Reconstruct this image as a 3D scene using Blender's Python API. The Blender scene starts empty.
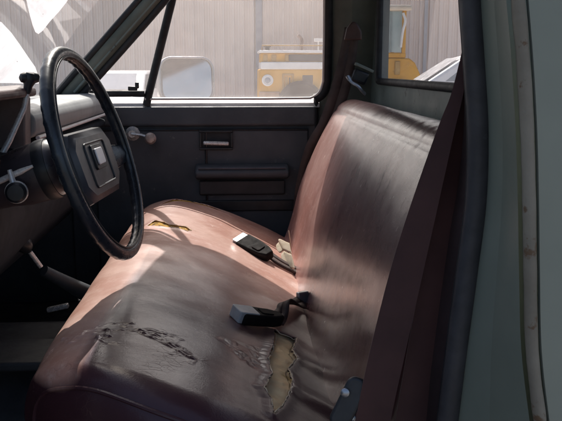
import bpy, math, random
import numpy as np
from mathutils import Vector, Matrix, noise
random.seed(7)
R = math.radians
sc = bpy.context.scene
C = sc.collection

# ------------------------------------------------------------------ materials
def nodes(name):
    m = bpy.data.materials.new(name); m.use_nodes = True
    nt = m.node_tree; b = nt.nodes['Principled BSDF']
    return m, nt, b
def N(nt, t, **kw):
    n = nt.nodes.new(t)
    for k, v in kw.items():
        if k in n.inputs: n.inputs[k].default_value = v
        else: setattr(n, k, v)
    return n
def rgba(c): return (c[0], c[1], c[2], 1.0)
def noise_tex(nt, co, scale, detail=4, rough=.55, dist=0):
    n = N(nt, 'ShaderNodeTexNoise'); n.inputs['Scale'].default_value = scale
    n.inputs['Detail'].default_value = detail; n.inputs['Roughness'].default_value = rough
    n.inputs['Distortion'].default_value = dist
    nt.links.new(co, n.inputs['Vector']); return n.outputs['Fac']
def ramp(nt, fac, stops):
    r = N(nt, 'ShaderNodeValToRGB'); e = r.color_ramp.elements
    while len(e) < len(stops): e.new(.5)
    for k, (p, c) in enumerate(stops):
        e[k].position = p; e[k].color = rgba(c) if hasattr(c, '__len__') else (c, c, c, 1)
    nt.links.new(fac, r.inputs['Fac']); return r.outputs['Color']
def mixc(nt, fac, a, b, mode='MIX'):
    m = N(nt, 'ShaderNodeMix'); m.data_type = 'RGBA'; m.blend_type = mode
    for v, i in ((fac, 0), (a, 6), (b, 7)):
        if isinstance(v, bpy.types.NodeSocket): nt.links.new(v, m.inputs[i])
        elif hasattr(v, '__len__'): m.inputs[i].default_value = rgba(v)
        else: m.inputs[i].default_value = v
    return m.outputs[2]
def bump(nt, b, h, strength, dist=.002, prev=None):
    n = N(nt, 'ShaderNodeBump'); n.inputs['Strength'].default_value = strength; n.inputs['Distance'].default_value = dist
    nt.links.new(h, n.inputs['Height'])
    if prev: nt.links.new(prev, n.inputs['Normal'])
    nt.links.new(n.outputs['Normal'], b.inputs['Normal']); return n.outputs['Normal']
def worn(name, c1, c2, scale=6, rough=(.4, .6), metal=0, grain=0, grain_scale=300, spots=None, coat=0, spec=.5, lo=.35, hi=.65):
    """two-tone mottled surface with roughness variation, fine grain and optional spots of wear"""
    m, nt, b = nodes(name)
    co = N(nt, 'ShaderNodeTexCoord').outputs['Object']
    f = noise_tex(nt, co, scale, 6, .6)
    col = ramp(nt, f, [(lo, c1), (hi, c2)])
    if spots:
        f2 = noise_tex(nt, co, spots[1], 5, .65)
        msk = ramp(nt, f2, [(spots[2], 0.0), (spots[2] + .06, 1.0)])
        col = mixc(nt, msk, col, spots[0])
    nt.links.new(col, b.inputs['Base Color'])
    f3 = noise_tex(nt, co, scale * 2.7, 4)
    rr = N(nt, 'ShaderNodeMapRange'); rr.inputs[3].default_value = rough[0]; rr.inputs[4].default_value = rough[1]
    rr.inputs[1].default_value = .3; rr.inputs[2].default_value = .7
    nt.links.new(f3, rr.inputs[0]); nt.links.new(rr.outputs[0], b.inputs['Roughness'])
    b.inputs['Metallic'].default_value = metal
    b.inputs['Specular IOR Level'].default_value = spec
    if coat: b.inputs['Coat Weight'].default_value = coat; b.inputs['Coat Roughness'].default_value = .15
    if grain:
        g = noise_tex(nt, co, grain_scale, 3, .6)
        bump(nt, b, g, grain, .001)
    return m

def vinyl(name, c1, c2, c3, painted_shade=None, rough=(.3, .5), lo=.4, hi=.62, coat=.5, cior=1.5):
    m, nt, b = nodes(name)
    co = N(nt, 'ShaderNodeTexCoord').outputs['Object']
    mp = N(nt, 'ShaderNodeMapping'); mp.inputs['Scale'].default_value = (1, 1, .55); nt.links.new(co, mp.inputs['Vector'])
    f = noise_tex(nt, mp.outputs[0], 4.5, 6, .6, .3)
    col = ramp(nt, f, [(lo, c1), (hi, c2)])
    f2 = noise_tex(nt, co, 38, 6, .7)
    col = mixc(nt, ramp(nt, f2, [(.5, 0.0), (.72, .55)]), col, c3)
    if painted_shade:  # shade painted into the base colour, dark where the sun patch ends
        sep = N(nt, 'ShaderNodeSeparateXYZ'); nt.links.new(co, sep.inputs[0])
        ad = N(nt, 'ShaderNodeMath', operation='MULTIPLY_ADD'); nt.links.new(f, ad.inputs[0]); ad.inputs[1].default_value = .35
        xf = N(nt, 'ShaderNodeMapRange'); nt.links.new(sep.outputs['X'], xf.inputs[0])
        xf.inputs[1].default_value = -.20; xf.inputs[2].default_value = -.27; xf.inputs[3].default_value = 0; xf.inputs[4].default_value = painted_shade[3]  # front strip kept pale to match the strip of sun there
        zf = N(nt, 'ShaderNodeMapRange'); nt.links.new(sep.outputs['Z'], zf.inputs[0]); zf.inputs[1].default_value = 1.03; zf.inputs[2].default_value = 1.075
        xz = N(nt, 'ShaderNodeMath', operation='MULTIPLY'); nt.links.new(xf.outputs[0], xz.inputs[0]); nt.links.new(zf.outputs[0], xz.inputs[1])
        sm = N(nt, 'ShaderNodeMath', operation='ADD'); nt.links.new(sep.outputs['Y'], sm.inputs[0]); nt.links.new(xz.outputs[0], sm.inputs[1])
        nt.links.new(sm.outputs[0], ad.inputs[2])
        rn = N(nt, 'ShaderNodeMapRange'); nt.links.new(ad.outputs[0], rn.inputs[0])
        rn.inputs[1].default_value = painted_shade[0]; rn.inputs[2].default_value = painted_shade[1]; rn.inputs[3].default_value = 1; rn.inputs[4].default_value = 0
        col = mixc(nt, rn.outputs[0], col, painted_shade[2])
    # fine cracks
    v = N(nt, 'ShaderNodeTexVoronoi', feature='DISTANCE_TO_EDGE'); v.inputs['Scale'].default_value = 55
    wv = N(nt, 'ShaderNodeVectorMath', operation='MULTIPLY_ADD')
    nc = N(nt, 'ShaderNodeTexNoise'); nc.inputs['Scale'].default_value = 25; nt.links.new(co, nc.inputs['Vector'])
    nt.links.new(nc.outputs['Color'], wv.inputs[0]); wv.inputs[1].default_value = (.04, .04, .04); nt.links.new(co, wv.inputs[2])
    nt.links.new(wv.outputs[0], v.inputs['Vector'])
    crk = ramp(nt, v.outputs['Distance'], [(0.0, 1.0), (.035, 0.0)])
    reg = ramp(nt, noise_tex(nt, co, 7, 3), [(.62, 0.0), (.72, .5)])
    cm = N(nt, 'ShaderNodeMath', operation='MULTIPLY'); nt.links.new(crk, cm.inputs[0]); nt.links.new(reg, cm.inputs[1])
    col = mixc(nt, cm.outputs[0], col, tuple(k * .35 for k in c1))
    nt.links.new(col, b.inputs['Base Color'])
    rr = N(nt, 'ShaderNodeMapRange'); rr.inputs[1].default_value = .35; rr.inputs[2].default_value = .65
    rr.inputs[3].default_value = rough[0]; rr.inputs[4].default_value = rough[1]
    nt.links.new(noise_tex(nt, co, 14, 6, .65), rr.inputs[0]); nt.links.new(rr.outputs[0], b.inputs['Roughness'])
    b.inputs['Specular IOR Level'].default_value = .25; b.inputs['Specular Tint'].default_value = (.60, .72, 1, 1); b.inputs['Coat Weight'].default_value = coat; b.inputs['Coat IOR'].default_value = cior
    cr_ = N(nt, 'ShaderNodeMapRange'); cr_.inputs[1].default_value = .3; cr_.inputs[2].default_value = .7; cr_.inputs[3].default_value = .20; cr_.inputs[4].default_value = .28
    nt.links.new(noise_tex(nt, co, 19, 6, .7), cr_.inputs[0]); nt.links.new(cr_.outputs[0], b.inputs['Coat Roughness'])
    g = N(nt, 'ShaderNodeTexVoronoi'); g.inputs['Scale'].default_value = 420; nt.links.new(co, g.inputs['Vector'])
    n1 = bump(nt, b, g.outputs['Distance'], .10, .0008)
    n2 = bump(nt, b, noise_tex(nt, co, 22, 5, .6), .16, .005, n1)
    n3 = bump(nt, b, cm.outputs[0], .3, -.0008, n2)
    nt.links.new(n3, b.inputs['Coat Normal'])
    return m

M = {}
M['vinyl'] = vinyl('seat_vinyl', (.62, .335, .26), (.82, .535, .445), (.86, .63, .55), painted_shade=(1.52, 1.95, (.066, .024, .029), 1.3), rough=(.45, .62), coat=.75, cior=1.5)
M['vinyl_back'] = vinyl('backrest_vinyl', (.58, .30, .255), (.76, .46, .40), (.80, .58, .52), painted_shade=(1.84, 2.20, (.105, .036, .037), 0), rough=(.45, .6), coat=1.0, cior=1.72)
M['foam'] = worn('seat_foam', (.97, .68, .38), (.98, .78, .48), 30, (.9, 1), grain=.6, grain_scale=260, spots=((.74, .50, .22), 16, .64))
M['foam_orange'] = worn('aged_foam', (.50, .27, .035), (.74, .46, .10), 40, (.9, 1), grain=.8, grain_scale=260, spots=((.10, .05, .02), 45, .52))
M['backing'] = worn('backing_cloth', (.66, .50, .34), (.82, .68, .50), 60, (.8, 1), grain=.5, grain_scale=700)
M['pad'] = worn('dash_pad', (.26, .268, .278), (.36, .368, .375), 9, (.5, .7), grain=.35, grain_scale=420)
M['dash_low'] = worn('lower_dash', (.020, .025, .034), (.034, .042, .055), 10, (.7, .85), grain=.2, grain_scale=350, spec=.25)
M['bezel'] = worn('cluster_bezel', (.075, .035, .035), (.11, .055, .055), 16, (.4, .6), grain=.1)
M['bezel_grey'] = worn('bezel_trim', (.16, .13, .13), (.24, .20, .20), 16, (.4, .6), grain=.1)
M['black'] = worn('black_plastic', (.016, .018, .022), (.030, .033, .040), 20, (.28, .45), grain=.12, grain_scale=260)
M['wheel'] = worn('wheel_rim', (.018, .022, .030), (.034, .042, .055), 22, (.22, .38), grain=.08, grain_scale=200, spec=.7)
M['column'] = worn('column_paint', (.040, .034, .042), (.065, .055, .066), 18, (.25, .42), grain=.06, grain_scale=200, spec=.6)
M['rubber'] = worn('door_rubber', (.050, .048, .053), (.078, .075, .082), 24, (.45, .65), grain=.15, grain_scale=160, spots=((.12, .12, .13), 14, .66))
M['dark_rubber'] = worn('dark_rubber', (.012, .014, .018), (.028, .030, .036), 24, (.5, .7), grain=.1)
M['door'] = worn('door_trim', (.058, .067, .082), (.088, .100, .117), 7, (.4, .62), grain=.4, grain_scale=320, spots=((.15, .155, .165), 38, .66))
M['carpet'] = worn('floor_mat', (.045, .046, .05), (.085, .083, .086), 20, (.8, 1), grain=.7, grain_scale=300)
M['hump'] = worn('hump_cover', (.035, .037, .043), (.065, .067, .075), 14, (.5, .8), grain=.3, grain_scale=250)
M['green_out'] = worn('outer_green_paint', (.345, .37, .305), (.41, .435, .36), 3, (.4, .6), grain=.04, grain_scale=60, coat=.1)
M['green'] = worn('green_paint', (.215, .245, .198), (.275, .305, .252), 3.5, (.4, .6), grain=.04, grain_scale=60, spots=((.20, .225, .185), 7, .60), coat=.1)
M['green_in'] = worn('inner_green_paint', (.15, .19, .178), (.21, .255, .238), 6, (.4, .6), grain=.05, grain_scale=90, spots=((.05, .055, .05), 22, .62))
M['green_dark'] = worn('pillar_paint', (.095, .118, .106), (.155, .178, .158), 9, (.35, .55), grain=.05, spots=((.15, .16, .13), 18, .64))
M['seam'] = worn('seam_sealer', (.25, .215, .165), (.37, .33, .265), 9, (.6, .8), grain=.5, grain_scale=120, spots=((.20, .125, .075), 34, .58))
M['belt'] = None
M['chrome'] = worn('worn_chrome', (.74, .73, .73), (.88, .87, .86), 40, (.20, .38), metal=.45, spots=((.42, .34, .28), 60, .70))
M['bright'] = worn('polished_metal', (.80, .79, .80), (.92, .91, .91), 40, (.2, .35), metal=.2)
M['steel'] = worn('buckle_steel', (.40, .41, .43), (.58, .59, .62), 60, (.25, .45), metal=.9)
M['grey_plastic'] = worn('grey_plastic', (.38, .39, .40), (.52, .53, .54), 40, (.35, .5))
M['mold'] = worn('belt_moulding', (.62, .58, .57), (.80, .77, .76), 12, (.35, .6), metal=.15, spots=((.40, .36, .33), 24, .66))
M['headliner'] = worn('headliner', (.10, .11, .11), (.16, .17, .17), 5, (.8, 1), grain=.2)
M['mirror_shell'] = worn('mirror_shell', (.50, .50, .52), (.66, .66, .68), 14, (.25, .4), metal=.8)

def belt_mat():
    m, nt, b = nodes('belt_webbing')
    co = N(nt, 'ShaderNodeTexCoord').outputs['Object']
    f = noise_tex(nt, co, 12, 5)
    col = ramp(nt, f, [(.35, (.066, .022, .020)), (.68, (.104, .039, .034))])
    nt.links.new(col, b.inputs['Base Color'])
    b.inputs['Roughness'].default_value = .62; b.inputs['Sheen Weight'].default_value = .3
    w = N(nt, 'ShaderNodeTexWave'); w.inputs['Scale'].default_value = 420; w.inputs['Distortion'].default_value = .6
    w.bands_direction = 'Z'; nt.links.new(co, w.inputs['Vector'])
    bump(nt, b, w.outputs['Fac'], .3, .0004)
    return m
M['belt'] = belt_mat()

def glass(name, tint, gloss=.06, rough=.02, haze=0, haze_col=(.8, .78, .76)):
    """thin pane: see-through with a faint mirror reflection and optional haze for dirt and veiling glare"""
    m, nt, b = nodes(name); nt.nodes.remove(b)
    out = nt.nodes['Material Output']
    tr = N(nt, 'ShaderNodeBsdfTransparent'); tr.inputs['Color'].default_value = rgba(tint)
    gl = N(nt, 'ShaderNodeBsdfGlossy'); gl.inputs['Roughness'].default_value = rough
    lw = N(nt, 'ShaderNodeLayerWeight')
    pw = N(nt, 'ShaderNodeMath', operation='POWER'); nt.links.new(lw.outputs['Facing'], pw.inputs[0]); pw.inputs[1].default_value = 5
    ma = N(nt, 'ShaderNodeMath', operation='MULTIPLY_ADD'); nt.links.new(pw.outputs[0], ma.inputs[0]); ma.inputs[1].default_value = .6; ma.inputs[2].default_value = gloss
    mx = N(nt, 'ShaderNodeMixShader'); nt.links.new(ma.outputs[0], mx.inputs[0])
    nt.links.new(tr.outputs[0], mx.inputs[1]); nt.links.new(gl.outputs[0], mx.inputs[2])
    res = mx.outputs[0]
    if haze:
        tl = N(nt, 'ShaderNodeBsdfTranslucent'); tl.inputs['Color'].default_value = rgba(haze_col)
        df = N(nt, 'ShaderNodeBsdfDiffuse'); df.inputs['Color'].default_value = rgba(haze_col)
        m1 = N(nt, 'ShaderNodeMixShader'); m1.inputs[0].default_value = .06
        nt.links.new(tl.outputs[0], m1.inputs[1]); nt.links.new(df.outputs[0], m1.inputs[2])
        co = N(nt, 'ShaderNodeTexCoord').outputs['Object']
        hz = ramp(nt, noise_tex(nt, co, 9, 6, .65), [(.2, haze * .6), (.8, min(1, haze * 1.25))])
        m2 = N(nt, 'ShaderNodeMixShader'); nt.links.new(hz, m2.inputs[0])
        nt.links.new(res, m2.inputs[1]); nt.links.new(m1.outputs[0], m2.inputs[2]); res = m2.outputs[0]
    nt.links.new(res, out.inputs['Surface'])
    return m
M['glass'] = glass('window_glass', (.96, .96, .95), haze=.13, haze_col=(.95, .87, .82))  # warm haze added as veiling glare, brightens the view outside
M['windshield'] = glass('windshield_glass', (.94, .96, .95), haze=.05)
M['dust'] = glass('windshield_dust', (1, 1, 1), haze=.82, haze_col=(.96, .91, .92))
M['car_glass'] = worn('car_glass', (.20, .22, .23), (.32, .34, .35), 2, (.05, .12), spec=.8)

def mirror_mat():
    m, nt, b = nodes('mirror_glass'); b.inputs['Metallic'].default_value = 1
    co = N(nt, 'ShaderNodeTexCoord').outputs['Object']
    nt.links.new(ramp(nt, noise_tex(nt, co, 14), [(.3, (.62, .65, .70)), (.7, (.72, .75, .80))]), b.inputs['Base Color'])
    b.inputs['Roughness'].default_value = .06
    return m
M['mirror'] = mirror_mat()

# ------------------------------------------------------------------ mesh builder
class MB:
    def __init__(s): s.v = []; s.f = []; s.m = []
    def add(s, vs, fs, mi=0):
        o = len(s.v); s.v += [tuple(p) for p in vs]; s.f += [tuple(i + o for i in f) for f in fs]; s.m += [mi] * len(fs)
    def box(s, c, size, rot=None, mi=0):
        hx, hy, hz = (k / 2 for k in size); vs = []
        for x in (-hx, hx):
            for y in (-hy, hy):
                for z in (-hz, hz):
                    p = Vector((x, y, z))
                    if rot is not None: p = rot @ p
                    vs.append(p + Vector(c))
        s.add(vs, [(0, 1, 3, 2), (4, 6, 7, 5), (0, 4, 5, 1), (2, 3, 7, 6), (0, 2, 6, 4), (1, 5, 7, 3)], mi); return s
    def bb(s, x0, x1, y0, y1, z0, z1, mi=0):
        return s.box(((x0 + x1) / 2, (y0 + y1) / 2, (z0 + z1) / 2), (x1 - x0, y1 - y0, z1 - z0), None, mi)
    def tube(s, pts, r, n=14, closed=False, caps=True, flat=None, mi=0):
        pts = [Vector(p) for p in pts]; k = len(pts)
        rr = r if hasattr(r, '__len__') else [r] * k
        vs = []; prev = None
        for i, p in enumerate(pts):
            if closed: t = pts[(i + 1) % k] - pts[i - 1]
            else: t = pts[min(i + 1, k - 1)] - pts[max(i - 1, 0)]
            t.normalize()
            if prev is None:
                u = t.cross(Vector((0, 0, 1)));
                if u.length < .05: u = t.cross(Vector((0, 1, 0)))
            else: u = prev - t * prev.dot(t)
            u.normalize(); prev = u; w = t.cross(u)
            for j in range(n):
                a = 2 * math.pi * j / n
                vs.append(p + (u * math.cos(a) + w * math.sin(a) * (flat or 1)) * rr[i])
        fs = []
        for i in range(k if closed else k - 1):
            for j in range(n):
                a = i * n + j; b = i * n + (j + 1) % n; i2 = (i + 1) % k
                fs.append((a, b, i2 * n + (j + 1) % n, i2 * n + j))
        if caps and not closed: fs += [tuple(range(n))[::-1], tuple((k - 1) * n + j for j in range(n))]
        s.add(vs, fs, mi); return s
    def prism(s, poly, axis, a, b, mi=0):
        """poly = 2-D outline; axis 'y': (x,z) outline run along y; 'x': (y,z); 'z': (x,y)"""
        n = len(poly)
        def P(q, t): return {'y': (q[0], t, q[1]), 'x': (t, q[0], q[1]), 'z': (q[0], q[1], t)}[axis]
        vs = [P(q, a) for q in poly] + [P(q, b) for q in poly]
        fs = [(i, (i + 1) % n, n + (i + 1) % n, n + i) for i in range(n)] + [tuple(range(n))[::-1], tuple(range(n, 2 * n))]
        s.add(vs, fs, mi); return s
    def lathe(s, prof, c, axis, n=32, mi=0):
        """prof = (radius, distance along axis)"""
        ax = Vector(axis).normalized(); u = ax.orthogonal().normalized(); w = ax.cross(u); c = Vector(c)
        vs = [c + ax * h + (u * math.cos(2 * math.pi * j / n) + w * math.sin(2 * math.pi * j / n)) * r for r, h in prof for j in range(n)]
        fs = [(i * n + j, i * n + (j + 1) % n, (i + 1) * n + (j + 1) % n, (i + 1) * n + j) for i in range(len(prof) - 1) for j in range(n)]
        fs += [tuple(range(n))[::-1], tuple((len(prof) - 1) * n + j for j in range(n))]
        s.add(vs, fs, mi); return s
    def strip(s, A, B, mi=0):
        k = len(A); s.add(list(A) + list(B), [(i, i + 1, k + i + 1, k + i) for i in range(k - 1)], mi); return s
    def build(s, name, mat, parent=None, bevel=0, smooth=True, seg=3, solid=0, angle=38, sub=0):
        me = bpy.data.meshes.new(name); me.from_pydata([tuple(p) for p in s.v], [], s.f)
        for mm in (mat if isinstance(mat, (list, tuple)) else [mat]): me.materials.append(mm)
        if any(s.m): me.polygons.foreach_set('material_index', s.m)
        import bmesh
        bm = bmesh.new(); bm.from_mesh(me); bmesh.ops.recalc_face_normals(bm, faces=bm.faces)
        bm.to_mesh(me); bm.free()
        if smooth:
            me.polygons.foreach_set('use_smooth', [True] * len(me.polygons)); me.set_sharp_from_angle(angle=R(angle))
        o = bpy.data.objects.new(name, me); C.objects.link(o)
        if parent is not None:
            o.parent = parent; o.matrix_parent_inverse = WORLD[parent.name].inverted()
        WORLD[o.name] = Matrix.Identity(4)
        if solid: md = o.modifiers.new('thick', 'SOLIDIFY'); md.thickness = solid; md.offset = 0
        if bevel:
            md = o.modifiers.new('soft', 'BEVEL'); md.width = bevel; md.segments = seg; md.limit_method = 'ANGLE'; md.angle_limit = R(30)
        if sub: md = o.modifiers.new('sub', 'SUBSURF'); md.levels = sub; md.render_levels = sub
        return o
WORLD = {}
def thing(name, label, cat, loc):
    o = bpy.data.objects.new(name, None); o.location = loc; C.objects.link(o)
    o.empty_display_size = .2
    o['label'] = label; o['category'] = cat; WORLD[o.name] = Matrix.Translation(loc); return o
def struct(name, mb, mat, **kw):
    o = mb.build(name, mat, **kw); o['kind'] = 'structure'; return o
def catmull(pts, n=8):
    pts = [Vector(p) for p in pts]; out = []
    for i in range(len(pts) - 1):
        p0 = pts[max(i - 1, 0)]; p1 = pts[i]; p2 = pts[i + 1]; p3 = pts[min(i + 2, len(pts) - 1)]
        for j in range(n):
            t = j / n
            out.append(.5 * ((2 * p1) + (p2 - p0) * t + (2 * p0 - 5 * p1 + 4 * p2 - p3) * t * t + (3 * p1 - p0 - 3 * p2 + p3) * t ** 3))
    out.append(pts[-1]); return out
def rrect(w, h, r, n=6):
    out = []
    for cx, cy, a0 in ((w / 2 - r, h / 2 - r, 0), (-w / 2 + r, h / 2 - r, 90), (-w / 2 + r, -h / 2 + r, 180), (w / 2 - r, -h / 2 + r, 270)):
        for k in range(n + 1):
            a = R(a0 + 90 * k / n); out.append((cx + r * math.cos(a), cy + r * math.sin(a)))
    return out
def frame3(n, up=(0, 0, 1)):
    n = Vector(n).normalized(); e2 = Vector(up); e2 = (e2 - n * e2.dot(n)).normalized(); e1 = e2.cross(n)
    return e1, e2, n      # e1 right, e2 up, n out
def plate(mb, c, e1, e2, n, poly, t0, t1, mi=0):
    c = Vector(c); k = len(poly)
    vs = [c + e1 * a + e2 * b + n * t0 for a, b in poly] + [c + e1 * a + e2 * b + n * t1 for a, b in poly]
    mb.add(vs, [(i, (i + 1) % k, k + (i + 1) % k, k + i) for i in range(k)] + [tuple(range(k))[::-1], tuple(range(k, 2 * k))], mi)

# ------------------------------------------------------------------ the pickup
truck = thing('pickup_truck', 'old green pickup truck with torn maroon bench seat, seen through its open driver door', 'pickup truck', (0.0, 1.7, 0.0))

# ---- floor pan and transmission hump
mb = MB(); mb.bb(-1.25, .46, .86, 2.62, .60, .70)
floor_pan = mb.build('floor_pan', M['carpet'], truck, bevel=.01)
mb = MB()
hump = [(1.42, .70), (1.46, .80), (1.53, .865), (1.62, .89), (1.80, .89), (1.89, .865), (1.96, .80), (2.0, .70)]
mb.prism(hump, 'x', -1.2, -.20)
mb.build('transmission_hump', M['hump'], floor_pan, bevel=.015)
mb = MB(); mb.bb(-.62, -.34, 1.46, 1.60, .905, .925); mb.build('hump_plate', M['grey_plastic'] if 0 else M['hump'], floor_pan, bevel=.006)
mb = MB(); mb.box((-.455, 1.88, .905), (.055, .016, .012), Matrix.Rotation(R(-12), 3, 'Y')); mb.build('seat_track', M['chrome'], floor_pan, bevel=.003)
mb = MB(); mb.prism([(-1.25, .70), (-1.05, .70), (-1.22, 1.0), (-1.25, 1.35), (-1.27, 1.35)], 'y', .86, 2.6)
mb.build('firewall', M['carpet'], truck)

for y_ in (2.585, .90):
    mb = MB(); mb.prism([(-1.27, .70), (-1.27, 1.36), (-.62, 1.36), (-.555, 1.30), (-.555, .70)], 'y', y_, y_ + .03); mb.build('kick_panel', M['door'], truck, bevel=.004)

# ---- seat: swept cross-section with rounded ends and modelled damage
def resample(prof, n):
    p = np.array([tuple(q) for q in catmull([(a, 0, b) for a, b in prof], 16)])[:, [0, 2]]
    d = np.r_[0, np.cumsum(np.hypot(*np.diff(p, axis=0).T))]
    s = np.linspace(0, d[-1], n)
    return np.c_[np.interp(s, d, p[:, 0]), np.interp(s, d, p[:, 1])]
def inpoly(px, py, poly):
    ins = np.zeros(px.shape, bool); n = len(poly)
    for i in range(n):
        x1, y1 = poly[i]; x2, y2 = poly[(i + 1) % n]
        c = ((y1 > py) != (y2 > py)) & (px < (x2 - x1) * (py - y1) / (y2 - y1 + 1e-12) + x1)
        ins ^= c
    return ins
def segdist(px, py, line, closed=False):
    d = np.full(px.shape, 9.); n = len(line)
    for i in range(n if closed else n - 1):
        x1, y1 = line[i]; x2, y2 = line[(i + 1) % n]
        dx, dy = x2 - x1, y2 - y1; L = dx * dx + dy * dy + 1e-12
        t = np.clip(((px - x1) * dx + (py - y1) * dy) / L, 0, 1)
        d = np.minimum(d, np.hypot(px - x1 - t * dx, py - y1 - t * dy))
    return d
def rough_poly(poly, step=.007, amp=.0009):
    out = []
    for i in range(len(poly)):
        a = Vector(poly[i]).to_2d() if len(poly[i]) == 2 else Vector(poly[i][:2]); b = Vector(poly[(i + 1) % len(poly)][:2])
        k = max(1, int((b - a).length / step))
        for j in range(k):
            p = a.lerp(b, j / k); out.append((p.x + random.uniform(-amp, amp), p.y + random.uniform(-amp, amp)))
    return out
def swept(prof, y0, y1, ns, nt_, r):
    P = resample(prof, ns)
    T = np.gradient(P, axis=0); T /= np.linalg.norm(T, axis=1)[:, None]
    Nn = np.c_[-T[:, 1], T[:, 0]]
    cen = P.mean(axis=0)
    if ((P - cen) * Nn).sum() < 0: Nn = -Nn
    # t samples denser at the rounded ends
    e = r * (1 - np.cos(np.linspace(0, np.pi / 2, 14)))
    ys = np.r_[y0 + e, np.linspace(y0 + r, y1 - r, nt_)[1:-1], (y1 - e)[::-1]]
    d = np.minimum(np.minimum(ys - y0, y1 - ys) / r, 1); g = r * (1 - np.sqrt(np.maximum(0, 1 - (1 - d) ** 2)))
    X = P[None, :, 0] - Nn[None, :, 0] * g[:, None]; Z = P[None, :, 1] - Nn[None, :, 1] * g[:, None]
    Y = np.repeat(ys[:, None], ns, 1)
    return X, Y, Z, Nn
def fnoise(X, Y, Z, sc_):
    out = np.empty(X.size); xf, yf, zf = X.ravel() * sc_, Y.ravel() * sc_, Z.ravel() * sc_
    for i in range(X.size): out[i] = noise.noise((xf[i], yf[i], zf[i]))
    return out.reshape(X.shape)
def grid_mesh(X, Y, Z, keep=None, caps=True):
    mb = MB(); nt_, ns = X.shape
    mb.v = list(zip(X.ravel().tolist(), Y.ravel().tolist(), Z.ravel().tolist()))
    for i in range(nt_ - 1):
        for j in range(ns - 1):
            if keep is None or keep[i, j]: mb.f.append((i * ns + j, i * ns + j + 1, (i + 1) * ns + j + 1, (i + 1) * ns + j))
    if caps: mb.f += [tuple(range(ns)), tuple((nt_ - 1) * ns + j for j in range(ns))[::-1]]
    mb.m = [0] * len(mb.f); return mb

CPROF = [(-.24, .80), (-.285, .87), (-.318, .94), (-.326, 1.0), (-.305, 1.053), (-.255, 1.083), (-.18, 1.092), (-.05, 1.06), (.08, 1.0), (.17, .95), (.24, .92)]
X, Y, Z, Nn = swept(CPROF, .915, 2.47, 420, 860, .07)
# tears, cracks and creases, laid out in plan (x, y)
TEARS = {
 'tear': rough_poly([(.076, 1.428), (.118, 1.432), (.100, 1.331), (.106, 1.298), (.086, 1.228), (.090, 1.179), (.078, 1.107), (.062, 1.045), (.050, 1.01), (.049, 1.056), (.040, 1.091), (.055, 1.163), (.052, 1.227), (.065, 1.312), (.073, 1.382)]),
 'front_tear': rough_poly([(-.240, 2.00), (-.224, 2.048), (-.203, 2.030), (-.180, 2.002), (-.160, 2.004), (-.138, 2.018), (-.118, 1.985), (-.130, 1.962), (-.155, 1.980), (-.180, 1.968), (-.210, 1.978)]),
 'edge_tear': rough_poly([(-.235, 2.300), (-.20, 2.40), (-.15, 2.430), (-.10, 2.41), (-.02, 2.36), (-.10, 2.372), (-.145, 2.378), (-.185, 2.365)]),
}
CRACKS = [([(-.275, 1.135), (-.247, 1.118), (-.226, 1.123), (-.207, 1.143), (-.185, 1.154), (-.155, 1.163), (-.131, 1.159), (-.106, 1.139), (-.077, 1.121)], .0012, .003),
          ([(-.150, 1.152), (-.120, 1.138), (-.092, 1.120), (-.070, 1.104)], .0012, .003),
          ([(-.215, 1.100), (-.196, 1.078), (-.185, 1.085)], .0012, .003), ([(-.205, 1.143), (-.200, 1.11)], .0012, .003),
          ([(-.26, 1.10), (-.245, 1.145), (-.225, 1.17)], .0012, .003), ([(-.178, 1.16), (-.172, 1.19)], .0012, .003),
          ([(-.16, 1.165), (-.14, 1.18), (-.118, 1.176)], .0012, .003)]
PATCH = [(-.042, 1.250), (-.017, 1.268), (.012, 1.275), (.040, 1.285), (.062, 1.27), (.060, 1.200), (.030, 1.160), (.006, 1.172), (-.018, 1.205)]
nz = np.where(np.abs(Nn[:, 1]) > .3, Nn[:, 1], 0)
top = (Nn[:, 1] > .35)[None, :] & (X > -.31)
D = np.zeros_like(X)
n1 = fnoise(X, Y, Z, 3.2); n2 = fnoise(X, Y, Z, 11); n3 = fnoise(X, Y, Z, 70)
D += .006 * n1 + .0022 * n2
D -= .016 * np.exp(-((Y - 1.50) / .24) ** 2 - ((X + .0) / .16) ** 2) + .008 * np.exp(-((Y - 2.1) / .2) ** 2 - ((X + .02) / .16) ** 2)
# soft pulls running to the crease
for (yy, a, w) in ((1.30, .006, .030), (1.13, .009, .032), (1.62, .005, .03), (1.86, .005, .03)):
    D += a * np.exp(-((Y - yy - (.2 - X) * .12) / w) ** 2) * np.clip((X - .02) / .12, 0, 1)
Db = D.copy()                    # the foam follows the seat shape without the creases and lips
lines = [(l, .0010, .0026) for l, _, _ in CRACKS]
for l, _, _ in CRACKS:
    for k in range(2 + 2 * len(l)):
        i = random.randrange(len(l)); p = Vector(l[i]); a_ = random.uniform(0, 6.28); br = [tuple(p)]
        for q in range(random.randint(2, 4)):
            a_ += random.uniform(-.7, .7); p = p + Vector((math.cos(a_), math.sin(a_))) * random.uniform(.005, .012); br.append(tuple(p))
        lines.append((br, random.uniform(.0003, .0007), random.uniform(.0017, .0024)))
near_rows = np.nonzero(Y[:, 0] < 1.30)[0].max() + 1
Xn, Yn = X[:near_rows], Y[:near_rows]; wob = (.002 * n2 + .0006 * n3)[:near_rows]
brk = np.clip(.75 + 1.1 * n3 + 1.4 * n2, 0, 1.5)[:near_rows]
for line, amp, w in lines:
    d = segdist(Xn + wob, Yn - wob, line)
    D[:near_rows] += np.where(top[:near_rows], amp * (np.exp(-((d - w) / w) ** 2) * brk - .12 * np.exp(-(d / (w * .6)) ** 2)), 0)
sel = top & inpoly(X, Y, PATCH); tear_d = segdist(X, Y, TEARS['tear'], True)
idx = np.argwhere(sel); edge = segdist(X, Y, PATCH, True)
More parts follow.
